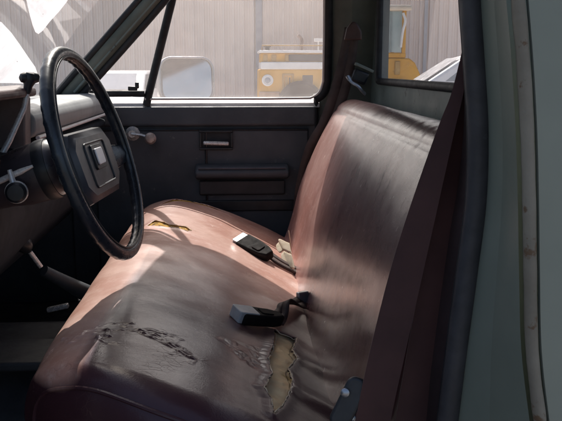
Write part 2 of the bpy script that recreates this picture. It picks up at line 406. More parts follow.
for i, j in idx:
    p = (X[i, j] * 62, Y[i, j] * 38 + X[i, j] * 20, 0)
    dd = noise.voronoi(p)[0]; D[i, j] += .0034 * min(1, edge[i, j] / .012) * min(1, max(0, tear_d[i, j] - .004) / .012) * ((dd[1] - dd[0]) - .45)
for k, poly in TEARS.items():
    d = segdist(X, Y, poly, True); ins = inpoly(X, Y, poly)
    D += np.where(top & ~ins, (.0050 if k == 'tear' else .002) * np.exp(-(d / .013) ** 2), 0)
def snap(poly, tol=.0019):
    i, j = np.nonzero(top & (segdist(X, Y, poly, True) < tol)); px, py = X[i, j], Y[i, j]
    best = np.full(px.shape, 9.); bx, by = px.copy(), py.copy()
    for k in range(len(poly)):
        x1, y1 = poly[k]; x2, y2 = poly[(k + 1) % len(poly)]; dx, dy = x2 - x1, y2 - y1
        t = np.clip(((px - x1) * dx + (py - y1) * dy) / (dx * dx + dy * dy + 1e-12), 0, 1)
        d = np.hypot(px - x1 - t * dx, py - y1 - t * dy); m_ = d < best
        best[m_] = d[m_]; bx[m_] = (x1 + t * dx)[m_]; by[m_] = (y1 + t * dy)[m_]
    X[i, j] = bx; Y[i, j] = by
for poly in TEARS.values(): snap(poly)
X2 = X + D * Nn[None, :, 0]; Z2 = Z + D * Nn[None, :, 1]
# the front corner at the door side is rounded in plan
cs = np.clip((-.04 - X2) / .28, 0, 1) ** 1.6 * np.clip(1 - (Y - .915) / .40, 0, 1) ** 1.5
Y2 = Y + .17 * cs; Z2 = Z2 - .012 * cs
Xc = .25 * (X[:-1, :-1] + X[1:, 1:] + X[1:, :-1] + X[:-1, 1:]); Yc = .25 * (Y[:-1, :-1] + Y[1:, 1:] + Y[1:, :-1] + Y[:-1, 1:])
topc = top[:-1, :-1]
holes = np.zeros_like(Xc, bool); foams = {}
for k, poly in TEARS.items():
    h = inpoly(Xc, Yc, poly) & topc; holes |= h
    foams[k] = (h | (segdist(Xc, Yc, poly, True) < .012)) & topc
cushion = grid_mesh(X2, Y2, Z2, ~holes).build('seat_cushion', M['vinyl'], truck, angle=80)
cushion['label'] = 'torn maroon vinyl bench cushion'
md = cushion.modifiers.new('skin', 'SOLIDIFY'); md.thickness = .0022; md.offset = -1
nf = fnoise(X, Y, Z, 60)
def subset(X, Y, Z, keep):
    i0, j0 = np.argwhere(keep).min(0); i1, j1 = np.argwhere(keep).max(0) + 2
    return grid_mesh(X[i0:i1, j0:j1], Y[i0:i1, j0:j1], Z[i0:i1, j0:j1], keep[i0:i1 - 1, j0:j1 - 1], False)
for k, fm in foams.items():
    off = (-.0045 if k == 'tear' else -.0004) + .0016 * nf - .0015 * np.clip(.012 - segdist(X, Y, TEARS[k], True), 0, 1) / .012
    mb = subset(X + (off + Db) * Nn[None, :, 0], Y, Z + (off + Db) * Nn[None, :, 1], fm)
    used = sorted({i for f in mb.f for i in f}); mp = {a: b for b, a in enumerate(used)}
    mb.v = [mb.v[a] for a in used]; mb.f = [tuple(mp[i] for i in f) for f in mb.f]
    o = mb.build('exposed_foam', M['foam'] if k == 'tear' else M['foam_orange'], cushion, angle=80)
# frayed backing cloth along the rims of the tears
def surf(x, y):
    i = int(np.argmin(np.abs(Y[:, 0] - y))); row = np.where(top[i], np.abs(X2[i] - x), 9); j = int(np.argmin(row)); return Vector((x, y, Z2[i, j]))
for k in ('tear', 'front_tear'):
    poly = TEARS[k]; pts = [surf(*p) + Vector((0, 0, -.0005 + random.uniform(0, .002))) for p in poly]
    mb = MB(); mb.tube(pts, [random.uniform(.0007, .0013) for _ in pts], 6, closed=True); mb.build('frayed_edge', M['backing'], cushion)
# piping along the lower near edge and a front seam
RI = 6
ring = [(float(X2[RI, j]), float(Y2[RI, j]), float(Z2[RI, j])) for j in range(0, 420, 4)]
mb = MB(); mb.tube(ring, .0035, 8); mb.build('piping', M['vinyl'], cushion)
# seat base under the cushion
mb = MB(); mb.bb(-.24, .30, 1.05, 2.40, .70, .83); mb.build('seat_base', M['dark_rubber'], truck, bevel=.01)

BPROF = [(.10, .88), (.150, .955), (.180, 1.04), (.205, 1.14), (.248, 1.25), (.296, 1.345), (.325, 1.388), (.360, 1.406), (.398, 1.398), (.420, 1.36), (.425, 1.25), (.425, .95), (.36, .88)]
XB, YB, ZB, NB = swept(BPROF, .985, 2.45, 200, 380, .06)
DB = .0035 * fnoise(XB, YB, ZB, 3.0) + .0006 * fnoise(XB, YB * 1.6, ZB * .7, 10)
hgt = np.clip((ZB - 1.22) / .16, 0, 1)
for k in range(16):
    yy = 1.02 + .03 * k + random.uniform(-.01, .01); w = random.uniform(.006, .014)
    DB += random.uniform(-.0006, .0006) * np.exp(-((YB - yy - .25 * (1.4 - ZB) * random.uniform(-1, 1)) / w) ** 2) * hgt
DB -= .012 * np.exp(-((YB - 1.45) / .2) ** 2 - ((ZB - 1.15) / .12) ** 2)
DB -= np.where(XB < .40, .004 * np.exp(-((ZB - 1.375) / .006) ** 2), 0)        # seam under the top roll
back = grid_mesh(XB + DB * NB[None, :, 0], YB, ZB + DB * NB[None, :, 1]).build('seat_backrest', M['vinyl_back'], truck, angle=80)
back['label'] = 'shiny maroon vinyl bench backrest'

# ---- belt buckles lying on the cushion
def ribbon(pts, widths, across, thick=.0016):
    pts = [Vector(p) for p in pts]; A = []; B = []
    for i, p in enumerate(pts):
        a = Vector(across[i] if hasattr(across[0], '__len__') else across).normalized() * widths[i] / 2 if True else 0
        A.append(p - a); B.append(p + a)
    mb = MB(); mid = [(a + b) / 2 for a, b in zip(A, B)]
    mb.strip(A, mid); mb.strip(mid, B); return mb
def buckle(c, yaw, pitch, roll, face, L=.078, W=.050):
    rot = Matrix.Rotation(yaw, 3, 'Z') @ Matrix.Rotation(pitch, 3, 'Y') @ Matrix.Rotation(roll, 3, 'X')
    e1, e2, n = (rot @ Vector(a) for a in ((1, 0, 0), (0, 1, 0), (0, 0, 1)))
    c = Vector(c)
    mb = MB(); poly = [(-L * .62, -W * .24), (-L * .36, -W * .42), (L * .10, -W / 2), (L / 2, -W / 2), (L / 2, W / 2), (L * .10, W / 2), (-L * .36, W * .42), (-L * .62, W * .24)]
    plate(mb, c, e1, e2, n, poly, 0, .024)
    root = mb.build('belt_buckle', M['belt_plastic'], truck, bevel=.006)
    f = MB(); plate(f, c + e1 * L * (.54 if face == 'end' else .34), e1, e2, n, rrect(.026 if face == 'end' else .046, W * .80, .004), .002, .0255 if face == 'top' else .022)
    f.build('release_button', M['steel'] if face == 'end' else M['grey_plastic'], root, bevel=.002)
    r_ = MB(); plate(r_, c - e1 * L * .16, e1, e2, n, rrect(.030, W * .50, .006), .0235, .0262); r_.build('buckle_ridge', M['belt_plastic'], root, bevel=.001)
    return root, c, e1, e2, n
M['belt_plastic'] = worn('buckle_plastic', (.010, .008, .008), (.018, .014, .013), 30, (.7, .85), grain=.1, spec=.2)
M['belt_dark'] = worn('buckle_strap', (.045, .026, .024), (.075, .045, .04), 40, (.6, .8), grain=.3, grain_scale=500)
b1, c1, *_ = buckle(surf(.048, 1.992) + Vector((0, 0, .004)), R(134), R(-14), R(-20), 'end', .098, .054)
mb = ribbon(catmull([surf(.078, 1.99) + Vector((0, 0, .018)), surf(.10, 1.97) + Vector((0, 0, .014)), (.128, 1.965, .985), (.165, 1.97, .965)], 5), [.040] * 16, (0.25, 1, .15))
mb.build('buckle_strap', M['belt_dark'], b1, solid=.004)
b2, c2, *_ = buckle(surf(.035, 1.425) + Vector((0, 0, .005)), R(212), R(-16), R(-12), 'top', .094, .048)
mb = ribbon(catmull([surf(.075, 1.455) + Vector((0, 0, .014)), surf(.09, 1.50) + Vector((0, 0, .020)), (.10, 1.535, 1.018), (.125, 1.60, .992), (.155, 1.69, .968)], 6), [.044 - .012 * math.sin(k / 24 * 3.1) for k in range(25)], [(-.6, .7, .5 * math.sin(k * .35)) for k in range(25)])
mb.build('buckle_strap', M['belt_dark'], b2, solid=.004)
mb = MB(); mb.box((.150, 1.685, .980), (.030, .012, .030), Matrix.Rotation(R(30), 3, 'Z')); mb.build('anchor_bracket', M['steel'], b2, bevel=.003)
# cream scraps of lining pulled out of the crease behind the far buckle
mb = MB(); A = []; B = []
for t in np.linspace(0, 1, 12):
    A.append(Vector((.128 + .025 * t, 1.95 + .02 * math.sin(t * 5), .978 + .002 * math.sin(t * 9))))
    B.append(Vector((.104 + .048 * t + .007 * math.sin(t * 11), 2.075 + .025 * math.sin(t * 5), 1.012 + .016 * math.sin(t * 3) + .003 * math.sin(t * 17))))
mid = [(a + b) / 2 + Vector((0, 0, .007)) for a, b in zip(A, B)]
mb.strip(A, mid); mb.strip(mid, B)
A = [Vector((.146 + .004 * math.sin(t * 4), 2.06, .975 + .085 * t)) for t in np.linspace(0, 1, 8)]
B = [a + Vector((.002, .035 * (1.1 - t) + .004, .0)) for a, t in zip(A, np.linspace(0, 1, 8))]
mb.strip(A, B)
mb.build('lining_scrap', worn('lining_cloth', (.46, .38, .28), (.66, .57, .45), 30, (.8, 1), grain=.5, grain_scale=600), cushion, solid=.003, sub=1)

# ---- driver-side belt hanging at the door pillar
S1 = [(0.2987, 0.9850, 1.5266), (0.2867, 0.9800, 1.4669), (0.2727, 0.9750, 1.4221), (0.2483, 0.9700, 1.3310), (0.2249, 0.9650, 1.2379), (0.2002, 0.9550, 1.1305), (0.1848, 0.9500, 1.0547), (0.1778, 0.9500, 1.0040)]
S2 = [(0.3097, 1.0100, 1.5117), (0.3027, 1.0000, 1.4200), (0.2944, 0.9950, 1.3262), (0.2790, 0.9850, 1.2317), (0.2612, 0.9750, 1.1215), (0.2467, 0.9700, 1.0200), (0.2411, 0.9700, 0.9767)]
W1 = [.010, .015, .021, .034, .043, .047, .047, .047]; W2 = [.016, .036, .052, .060, .062, .062, .062]
def smooth_vals(w, n):
    v = np.interp(np.linspace(0, len(w) - 1, n), range(len(w)), w); k = max(3, n // 8); k += 1 - k % 2
    return [float(q) for q in np.convolve(np.pad(v, k // 2, mode='edge'), np.ones(k) / k, 'valid')]
p1 = catmull(S1, 20); p2 = catmull(S2, 20)
def across(pts, tw):
    out = []
    for i in range(len(pts)):
        t = (pts[min(i + 1, len(pts) - 1)] - pts[max(i - 1, 0)]).normalized()
        a = t.cross(Vector((0, -1, 0))).normalized(); q = tw * (1 - i / len(pts)); out.append(a * math.cos(q) + Vector((0, 1, 0)) * math.sin(q))
    return out
belt = ribbon(p1, smooth_vals(W1, len(p1)), across(p1, .35)).build('seat_belt', M['belt'], truck, solid=.0014, smooth=False)
belt['label'] = 'driver shoulder belt of maroon webbing'
ribbon(p2, smooth_vals(W2, len(p2)), across(p2, -.3)).build('belt_webbing', M['belt'], belt, solid=.0014, smooth=False)
e1, e2, n = frame3((-.25, -1, .25))
mb = MB(); plate(mb, (0.1504, 0.9650, 1.0530), *(Matrix.Rotation(R(-24), 3, n) @ v for v in (e1, e2)), n, rrect(.030, .075, .013), 0, .012)
anchor = mb.build('belt_anchor', M['anchor'] if 'anchor' in M else worn('anchor_sleeve', (.030, .030, .033), (.055, .055, .06), 30, (.35, .5)), belt, bevel=.004)
mb = MB(); mb.lathe([(.006, 0), (.006, .004), (.003, .006)], Vector((0.1460, 0.9650, 1.0691)) + n * .010, n, 16); mb.build('rivet', M['steel'], belt)
mb = MB(); mb.lathe([(.005, 0), (.005, .004), (.0025, .006)], Vector((0.1563, 0.9650, 1.0324)) + n * .010, n, 16); mb.build('rivet', M['steel'], belt)
# ---- driver door opening: weatherstrip, jamb, seam and outer skin
WS = catmull([(0.2780, 0.9200, 1.6263), (0.2813, 0.9200, 1.5807), (0.2894, 0.9200, 1.5107), (0.2984, 0.9200, 1.4263), (0.3001, 0.9200, 1.3390), (0.2928, 0.9200, 1.2489), (0.2832, 0.9200, 1.1420), (0.2754, 0.9200, 1.0435), (0.2680, 0.9200, 0.9590)], 6)
SE = catmull([(0.2887, 0.8000, 1.6102), (0.2942, 0.8000, 1.5705), (0.3031, 0.8000, 1.5093), (0.3119, 0.8000, 1.4357), (0.3187, 0.8000, 1.3594), (0.3247, 0.8000, 1.2805), (0.3328, 0.8000, 1.1867), (0.3476, 0.8000, 1.0999), (0.3619, 0.8000, 1.0252)], 6)
def off(L, dx, dy): return [p + Vector((dx, dy, 0)) for p in L]
pillar_parts = MB()
ins = off(WS, .010, .01)
m1 = [a.lerp(b, .45) + Vector((.004, 0, 0)) for a, b in zip(off(WS, .008, 0), off(SE, -.010, 0))]
pillar_parts.strip(off(WS, .008, 0), m1); pillar_parts.strip(m1, off(SE, -.011, .004))
pillar_parts.strip(ins, off(WS, .008, 0))
back_in = [Vector((.452, .985, p.z)) for p in WS]; pillar_parts.strip(off(WS, .010, .012), back_in)
d_pillar = pillar_parts.build('door_pillar', M['green'], truck, angle=60)
tb = [Vector((p.x + float(np.interp(p.z, [1.08, 1.5], [-.024, .008])), .992, p.z)) for p in WS]
mb = MB(); mb.strip(off(WS, .004, .012), tb); mb.strip(tb, [Vector((p.x + .03, 1.02, p.z)) for p in tb]); mb.build('pillar_trim', worn('pillar_trim', (.030, .016, .017), (.050, .028, .029), 12, (.6, .8), grain=.2), d_pillar)
mb = MB(); mb.tube(off(WS, 0, 0), .0138, 16, flat=1.0); 
ws_o = mb.build('door_weatherstrip', M['rubber'], truck)
mb = MB(); mb.tube(off(WS, -.004, .010), .0085, 12); mb.build('inner_lip', M['dark_rubber'], ws_o)
mb = MB(); mb.tube(SE, [.0088 + .0012 * noise.noise((0, 0, p.z * 30)) for p in SE], 12, flat=.8); seam_o = mb.build('body_seam', M['seam'], truck)
mb = MB(); mb.tube(off(SE, .0112, .0005), .0024, 8); mb.build('seam_gap', M['green_dark'], seam_o)
mb = MB()
cols = [off(SE, .010, -.003)]
for dx, dy in ((.05, -.010), (.12, -.014), (.22, -.012), (.30, .0), (.33, .04)):
    cols.append([Vector((.345 + dx, .80 + dy, p.z)) for p in SE])
for a, b in zip(cols, cols[1:]): mb.strip(a, b)
mb.build('cab_side', M['green_out'], truck, angle=60)
# body shell below / behind, far side
mb = MB(); mb.prism([(.36, .35), (.72, .35), (.72, 1.07), (.36, 1.07)], 'y', .79, .83); mb.build('lower_body', M['green'], truck, bevel=.01)

# ---- roof, headliner, header, visors
mb = MB(); mb.prism([(-.16, 1.812), (.46, 1.812), (.50, 1.79), (.53, 1.82), (.46, 1.868), (-.10, 1.872), (-.19, 1.838)], 'y', .86, 2.56)
roof = mb.build('roof', M['green'], truck, bevel=.01)
mb = MB(); mb.bb(-.14, .45, .90, 2.50, 1.800, 1.811); mb.build('headliner', M['headliner'], roof)
mb = MB()
for k in range(14):
    pass
hx = [(y, -.175 - .07 * (1 - ((y - 1.70) / .82) ** 2)) for y in np.linspace(.90, 2.50, 17)]
A = [Vector((x, y, 1.800)) for y, x in hx]; B = [Vector((x - .030, y, 1.772)) for y, x in hx]; D2 = [Vector((-.10, y, 1.815)) for y, x in hx]; E2 = [Vector((x - .02, y, 1.835)) for y, x in hx]
mb.strip(D2, A); mb.strip(A, B); mb.strip(B, E2); mb.build('windshield_header', M['green_dark'], roof, angle=60)
for y0, y1 in ((1.02, 1.58), (1.80, 2.36)):
    mb = MB(); ym = (y0 + y1) / 2
    mb.box((-.135, ym, 1.775), (.155, y1 - y0, .018), Matrix.Rotation(R(14), 3, 'Y')); mb.build('sun_visor', M['headliner'], roof, bevel=.007)

mb = MB(); e1m, e2m, nm = frame3((.93, -.35, -.08)); plate(mb, Vector((-.335, 1.70, 1.703)), e1m, e2m, nm, rrect(.25, .062, .018), -.018, 0)  # out of view; added in the sun's path to shade the cushion's front corner
rv = mb.build('shading_rearview_mirror', M['black'], roof, bevel=.004)
mb = MB(); mb.tube([(-.345, 1.70, 1.72), (-.335, 1.70, 1.77), (-.28, 1.70, 1.80)], .006, 8); mb.build('shading_mirror_stem', M['steel'], roof)

# ---- windshield and its pillars
Wb = lambda y: -.555 - .12 * (1 - ((y - 1.70) / .86) ** 2)      # bottom edge
Wt = lambda y: -.195 - .085 * (1 - ((y - 1.70) / .80) ** 2)      # top edge
ZB0, ZT0 = 1.415, 1.785
def ws_pt(y, z, o=0):
    t = (z - ZB0) / (ZT0 - ZB0); return Vector((Wb(y) * (1 - t) + Wt(y) * t + o * .72, y - .04 * t * (1 if y > 1.7 else -1) * 0, z - o * .68))
ys = np.linspace(.93, 2.50, 33); mb = MB()
for a, b in zip(np.linspace(ZB0, ZT0, 9), np.linspace(ZB0, ZT0, 9)[1:]): mb.strip([ws_pt(y, a) for y in ys], [ws_pt(y, b) for y in ys])
wsh = mb.build('windshield', M['windshield'], truck, angle=80)
def on_ws(u):   # intersection of a (direction x/y, dz/dy) ray family is solved beforehand: list of (y, z)
    return u
DUST = [[(1.573, 1.656), (1.858, 1.685), (1.916, 1.663), (1.929, 1.641), (1.935, 1.617), (1.948, 1.594), (1.942, 1.587), (1.909, 1.59), (1.845, 1.603), (1.751, 1.623), (1.66, 1.641)], [(1.583, 1.599), (1.636, 1.597), (1.764, 1.581), (1.884, 1.561), (2.007, 1.537), (2.141, 1.508), (2.195, 1.492), (2.324, 1.462), (2.228, 1.461), (2.087, 1.466), (1.981, 1.468)]]
for poly in DUST:
    mb = MB(); n_ = len(poly)
    cy_ = sum(p[0] for p in poly) / n_; cz_ = sum(p[1] for p in poly) / n_
    rings = [[ws_pt(cy_ + (p[0] - cy_) * q, cz_ + (p[1] - cz_) * q, .004) for p in poly] for q in (.02, .25, .5, .75, 1)]
    for r0, r1 in zip(rings, rings[1:]):
        k = len(r0); mb.add(r0 + r1, [(i, (i + 1) % k, k + (i + 1) % k, k + i) for i in range(k)])
    mb.build('dust_film', M['dust'], wsh, angle=80)
mb = MB(); mb.tube([ws_pt(y, ZB0 - .004) for y in ys], .011, 10); mb.build('windshield_gasket', M['dark_rubber'], wsh)

def pillar(pts, prof_r, mat, name, parent, flat=None, n=14): 
    mb = MB(); mb.tube(catmull(pts, 6), prof_r, n, flat=flat); return mb.build(name, mat, parent)
ap = pillar([(-.62, 2.53, 1.34), (-.535, 2.505, 1.428), (-.40, 2.46, 1.562), (-.255, 2.415, 1.706), (-.15, 2.385, 1.812)], .030, M['green_dark'], 'windshield_pillar', truck)
pillar([(-.600, 2.483, 1.372), (-.565, 2.478, 1.425), (-.432, 2.440, 1.560), (-.290, 2.398, 1.704), (-.19, 2.37, 1.805)], .010, M['dark_rubber'], 'pillar_seal', ap)
pillar([(-.505, 2.492, 1.408), (-.482, 2.490, 1.428), (-.350, 2.448, 1.560), (-.215, 2.404, 1.700), (-.12, 2.374, 1.805)], .012, M['dark_rubber'], 'pillar_seal', ap)
pillar([(-.51, 2.476, 1.428), (-.378, 2.433, 1.562), (-.235, 2.388, 1.706)], .0045, M['green_in'], 'pillar_bead', ap)
pillar([(-.62, .87, 1.34), (-.535, .885, 1.428), (-.40, .925, 1.562), (-.255, .97, 1.706), (-.15, 1.0, 1.812)], .030, M['green_dark'], 'windshield_pillar', truck)

# ---- the driver's own door, swung open toward the front
hg = Vector((-.56, .86, 0)); od = Vector((-.42, -.90, 0)).normalized(); on = Vector((.90, -.42, 0))
rotd = Matrix.Rotation(math.atan2(od.y, od.x), 3, 'Z')
mb = MB(); mb.box(hg + od * .52 + Vector((0, 0, 1.03)), (1.0, .12, .70), rotd); dd = mb.build('driver_door', M['green'], truck, bevel=.02)
mb = MB(); mb.box(hg + od * .52 + on * .066 + Vector((0, 0, 1.02)), (.92, .012, .60), rotd); mb.build('trim_panel', M['door'], dd, bevel=.005)
mb = MB(); mb.tube([hg + od * .05 + Vector((0, 0, 1.38)), hg + od * .30 + Vector((0, 0, 1.76)), hg + od * .92 + Vector((0, 0, 1.78)), hg + od * 1.0 + Vector((0, 0, 1.38))], .02, 10); mb.build('window_frame', M['green'], dd)

# ---- passenger side: door with window, vent frame, trim and fittings
mb = MB()
mb.bb(-.56, .275, 2.575, 2.70, .72, 1.374)
door = mb.build('passenger_door', M['door'], truck, bevel=.008)
mb = MB(); mb.bb(-.50, .270, 2.555, 2.574, 1.312, 1.377); mb.build('door_top_roll', M['door'], door, bevel=.014, seg=5)
mb = MB(); mb.bb(-.47, .245, 2.561, 2.574, .80, 1.300); 
mb.build('trim_panel', M['door'], door, bevel=.006)
# pull pocket with chrome lever
hx_, hz_ = -0.0661, 1.2661
mb = MB()
w_, h_ = .112, .066
for (a, b, c_, d) in ((-w_ / 2, w_ / 2, h_ / 2 - .008, h_ / 2), (-w_ / 2, w_ / 2, -h_ / 2, -h_ / 2 + .008), (-w_ / 2, -w_ / 2 + .008, -h_ / 2 + .008, h_ / 2 - .008), (w_ / 2 - .008, w_ / 2, -h_ / 2 + .008, h_ / 2 - .008)):
    mb.bb(hx_ + a, hx_ + b, 2.549, 2.5605, hz_ + c_, hz_ + d)
hb = mb.build('handle_bezel', M['black'], door, bevel=.002)
mb = MB(); mb.bb(hx_ - w_ / 2 + .008, hx_ + w_ / 2 - .008, 2.5585, 2.5606, hz_ - h_ / 2 + .008, hz_ + h_ / 2 - .008); mb.build('handle_pocket', M['dark_rubber'], door)
mb = MB(); mb.box((hx_, 2.545, hz_ - .010), (.086, .016, .013), Matrix.Rotation(R(2), 3, 'Y')); mb.build('door_handle', M['chrome'], door, bevel=.005)
# armrest with map pocket below
ax0, ax1 = -0.1363, 0.1768; az1 = 1.1756; az0 = 1.0828
prof = [(2.561, az1 + .012), (2.515, az1 + .004), (2.495, az1 - .012), (2.500, az1 - .030), (2.54, az1 - .040), (2.561, az1 - .044)]
mb = MB(); mb.prism(prof, 'x', ax0, ax1); arm = mb.build('armrest', M['door'], door, bevel=.008, seg=4)
mb = MB(); mb.tube([(ax0 + .012, 2.506, az1 + .001), (ax1 - .012, 2.506, az1 + .001)], .0042, 10); mb.build('armrest_piping', M['arm'] if 'arm' in M else worn('armrest_edge', (.07, .08, .10), (.10, .11, .14), 20, (.3, .45)), arm)
mb = MB(); mb.prism([(2.561, az1 - .046), (2.538, az1 - .046), (2.541, az0), (2.561, az0 - .006)], 'x', ax0 + .012, ax1 - .012); mb.build('map_pocket', worn('pocket_trim', (.050, .052, .058), (.075, .076, .080), 9, (.5, .7), grain=.4, grain_scale=260), door, bevel=.005)
mb = MB(); mb.bb(ax0 - .03, ax1 + .02, 2.553, 2.5605, az0 - .060, az0 - .022); mb.build('trim_strip', M['black'], door, bevel=.004)
mb = MB(); mb.tube([(-.10, 2.5595, 1.302), (-.10, 2.5595, .82)], .004, 8); mb.tube([(-.47, 2.5595, 1.300), (.245, 2.5595, 1.300)], .0035, 8); mb.build('trim_bead', M['black'], door)
# window crank
cx_, cz_ = -0.3421, 1.2888; kx, kz = -0.2791, 1.2762
mb = MB(); mb.lathe([(.024, 0), (.024, .004), (.016, .012), (.012, .022)], (cx_, 2.561, cz_), (0, -1, 0), 24)
cr = mb.build('window_crank', M['chrome'], door)
mb = MB(); mb.tube([(cx_, 2.540, cz_), ((cx_ + kx) / 2, 2.530, (cz_ + kz) / 2 + .004), (kx, 2.527, kz)], [.009, .0075, .009], 10, flat=.6); mb.build('crank_arm', M['chrome'], cr)
mb = MB(); mb.lathe([(.008, 0), (.015, .004), (.019, .012), (.019, .020), (.013, .026), (.003, .027)], (kx, 2.527, kz), (0, -1, 0), 24); mb.build('crank_knob', worn('crank_knob', (.42, .34, .31), (.60, .50, .46), 60, (.25, .4), metal=.5), cr)
# belt moulding in the sun along the sill
mb = MB(); mb.prism([(2.578, 1.372), (2.672, 1.376), (2.690, 1.390), (2.676, 1.404), (2.584, 1.388)], 'x', -.47, .285); mb.build('sill_moulding', M['mold'], door, bevel=.003)
# window frame tube with rounded lower rear corner
TOPZ = 1.772
fr = [(-.30, 2.575, 1.398), (.10, 2.577, 1.398), (.255, 2.577, 1.400)]
for k in range(1, 7):
    a = R(90 * k / 7); fr.append((.255 + .048 * math.sin(a), 2.577 - .004 * (k / 7), 1.448 - .048 * math.cos(a)))
fr += [(.306, 2.565, 1.46), (.303, 2.53, 1.60), (.297, 2.485, 1.74), (.27, 2.478, TOPZ), (0, 2.474, TOPZ + .004), (-.18, 2.470, TOPZ + .004)]
mb = MB(); mb.tube(fr[3:], .016, 12); wf = mb.build('window_frame', M['dark_rubber'], door)
mb = MB(); mb.tube([(p[0] - (.013 if i > 2 else 0), p[1] - .010, p[2] + (.0 if i > 8 else .004)) for i, p in enumerate(fr[:13])], .0042, 8); mb.build('glass_channel', M['mold'], wf)
mb = MB(); mb.tube([(-.18, 2.478, 1.775), (-.196, 2.495, 1.714), (-.243, 2.535, 1.56), (-.289, 2.572, 1.409), (-.296, 2.575, 1.38)], .0125, 12, flat=1.2); mb.build('division_post', M['dark_rubber'], wf)
# vent (quarter) window frame and latch
mb = MB(); mb.tube([(-.50, 2.556, 1.424), (-.42, 2.560, 1.420), (-.30, 2.562, 1.420)], .011, 10); mb.tube([(-.50, 2.553, 1.420), (-.35, 2.50, 1.575), (-.20, 2.462, 1.745)], .007, 8); mb.build('vent_frame', M['dark_rubber'], wf)
mb = MB(); mb.box((-.335, 2.545, 1.437), (.030, .016, .014)); mb.box((-.320, 2.540, 1.447), (.012, .020, .020)); mb.build('vent_latch', M['black'], wf, bevel=.003)
mb = MB(); mb.add([(-.292, 2.586, 1.395), (.296, 2.586, 1.395), (.296, 2.496, 1.765), (-.185, 2.496, 1.765)], [(0, 1, 2, 3)]); mb.build('door_glass', M['glass'], door)
mb = MB(); mb.add([(-.495, 2.572, 1.42), (-.30, 2.572, 1.42), (-.20, 2.497, 1.735)], [(0, 1, 2)]); mb.build('vent_glass', M['glass'], door)

# door mirror standing outside the sill
mc = Vector((-0.1784, 2.8800, 1.4598)); e1, e2, n = frame3((.30, -1, .11))
mw, mh = .200, .162
mir = MB(); plate(mir, mc, e1, e2, n, [(a * 1.06, b * 1.06) for a, b in rrect(mw, mh, .045, 8)], -.055, -.002)
mirror = mir.build('door_mirror', M['mirror_shell'], truck, bevel=.010, seg=4)
g = MB(); plate(g, mc, e1, e2, n, rrect(mw * .93, mh * .93, .040, 8), -.001, .003); g.build('mirror_glass', M['mirror'], mirror)
rim = MB(); rim.tube([mc + e1 * a + e2 * b + n * .002 for a, b in rrect(mw, mh, .045, 8)], .0052, 8, closed=True); rim.build('mirror_rim', M['mirror_shell'], mirror)
a_ = MB(); a_.tube(catmull([mc - n * .04 - e2 * .07, mc - n * .03 - e2 * .115 + Vector((-.02, -.06, 0)), (mc.x - .05, 2.70, 1.375)], 6), .013, 10); a_.lathe([(.035, 0), (.035, .008), (.02, .016)], (mc.x - .05, 2.70, 1.372), (0, 0, 1), 20); a_.build('mirror_arm', M['mold'], mirror)

# ---- passenger rear corner pillar, rear wall and rear window
mb = MB()
pl = [(.285, 2.60, 1.30), (.285, 2.60, 1.40), (.318, 2.585, 1.45), (.318, 2.54, 1.60), (.312, 2.50, 1.75), (.300, 2.485, 1.815)]
pr = [(.455, 2.56, 1.30), (.455, 2.56, 1.40), (.455, 2.555, 1.45), (.455, 2.52, 1.60), (.455, 2.485, 1.75), (.455, 2.475, 1.815)]
pl = [Vector(p) for p in pl]; pr = [Vector(p) for p in pr]
md_ = [a.lerp(b, .45) + Vector((0, -.012, 0)) for a, b in zip(pl, pr)]
fr_ = [p + Vector((-.006, .035, 0)) for p in pl]
mb.strip(fr_, pl); mb.strip(pl, md_); mb.strip(md_, pr)
low = [(.25, 2.60, .72), (.25, 2.60, 1.30)]
mb.strip([Vector((.272, 2.60, .72)), Vector((.285, 2.60, 1.30))], [Vector((.455, 2.56, .72)), Vector((.455, 2.56, 1.30))])
fp = mb.build('door_pillar', M['green_dark'], truck, angle=50)
mb = MB(); mb.tube([p + Vector((-.012, -.012, 0)) for p in pl], .009, 10); mb.build('pillar_seal', M['dark_rubber'], fp)
# rear wall with opening
RX = .455; wy0, wy1, wz0, wz1 = 1.02, 2.425, 1.462, 1.772
mb = MB()
for (a, b, c_, d) in ((.90, 2.60, .70, wz0), (.90, 2.60, wz1, 1.80), (wy1, 2.60, wz0, wz1), (.90, wy0, wz0, wz1)):
    mb.bb(RX, RX + .03, a, b, c_, d)
rw = mb.build('rear_wall', M['green_in'], truck)
mb = MB(); mb.tube([(RX - .002, .99, 1.385), (RX - .002, 2.50, 1.385)], .006, 8); mb.build('panel_crease', M['green_in'], rw)
mb = MB(); mb.bb(RX - .016, RX - .001, 1.0, 2.53, 1.30, 1.372); mb.build('trim_roll', M['dark_rubber'], rw, bevel=.006)
path = [(RX - .002, (wy0 + wy1) / 2 + a, (wz0 + wz1) / 2 + b) for a, b in rrect(wy1 - wy0, wz1 - wz0, .018, 7)]
mb = MB(); mb.tube(path, .011, 10, closed=True); rg = mb.build('rear_window', M['dark_rubber'], truck)
mb = MB(); mb.add([(RX + .008, wy0, wz0), (RX + .008, wy1, wz0), (RX + .008, wy1, wz1), (RX + .008, wy0, wz1)], [(0, 1, 2, 3)]); mb.build('window_pane', M['glass'], rg)

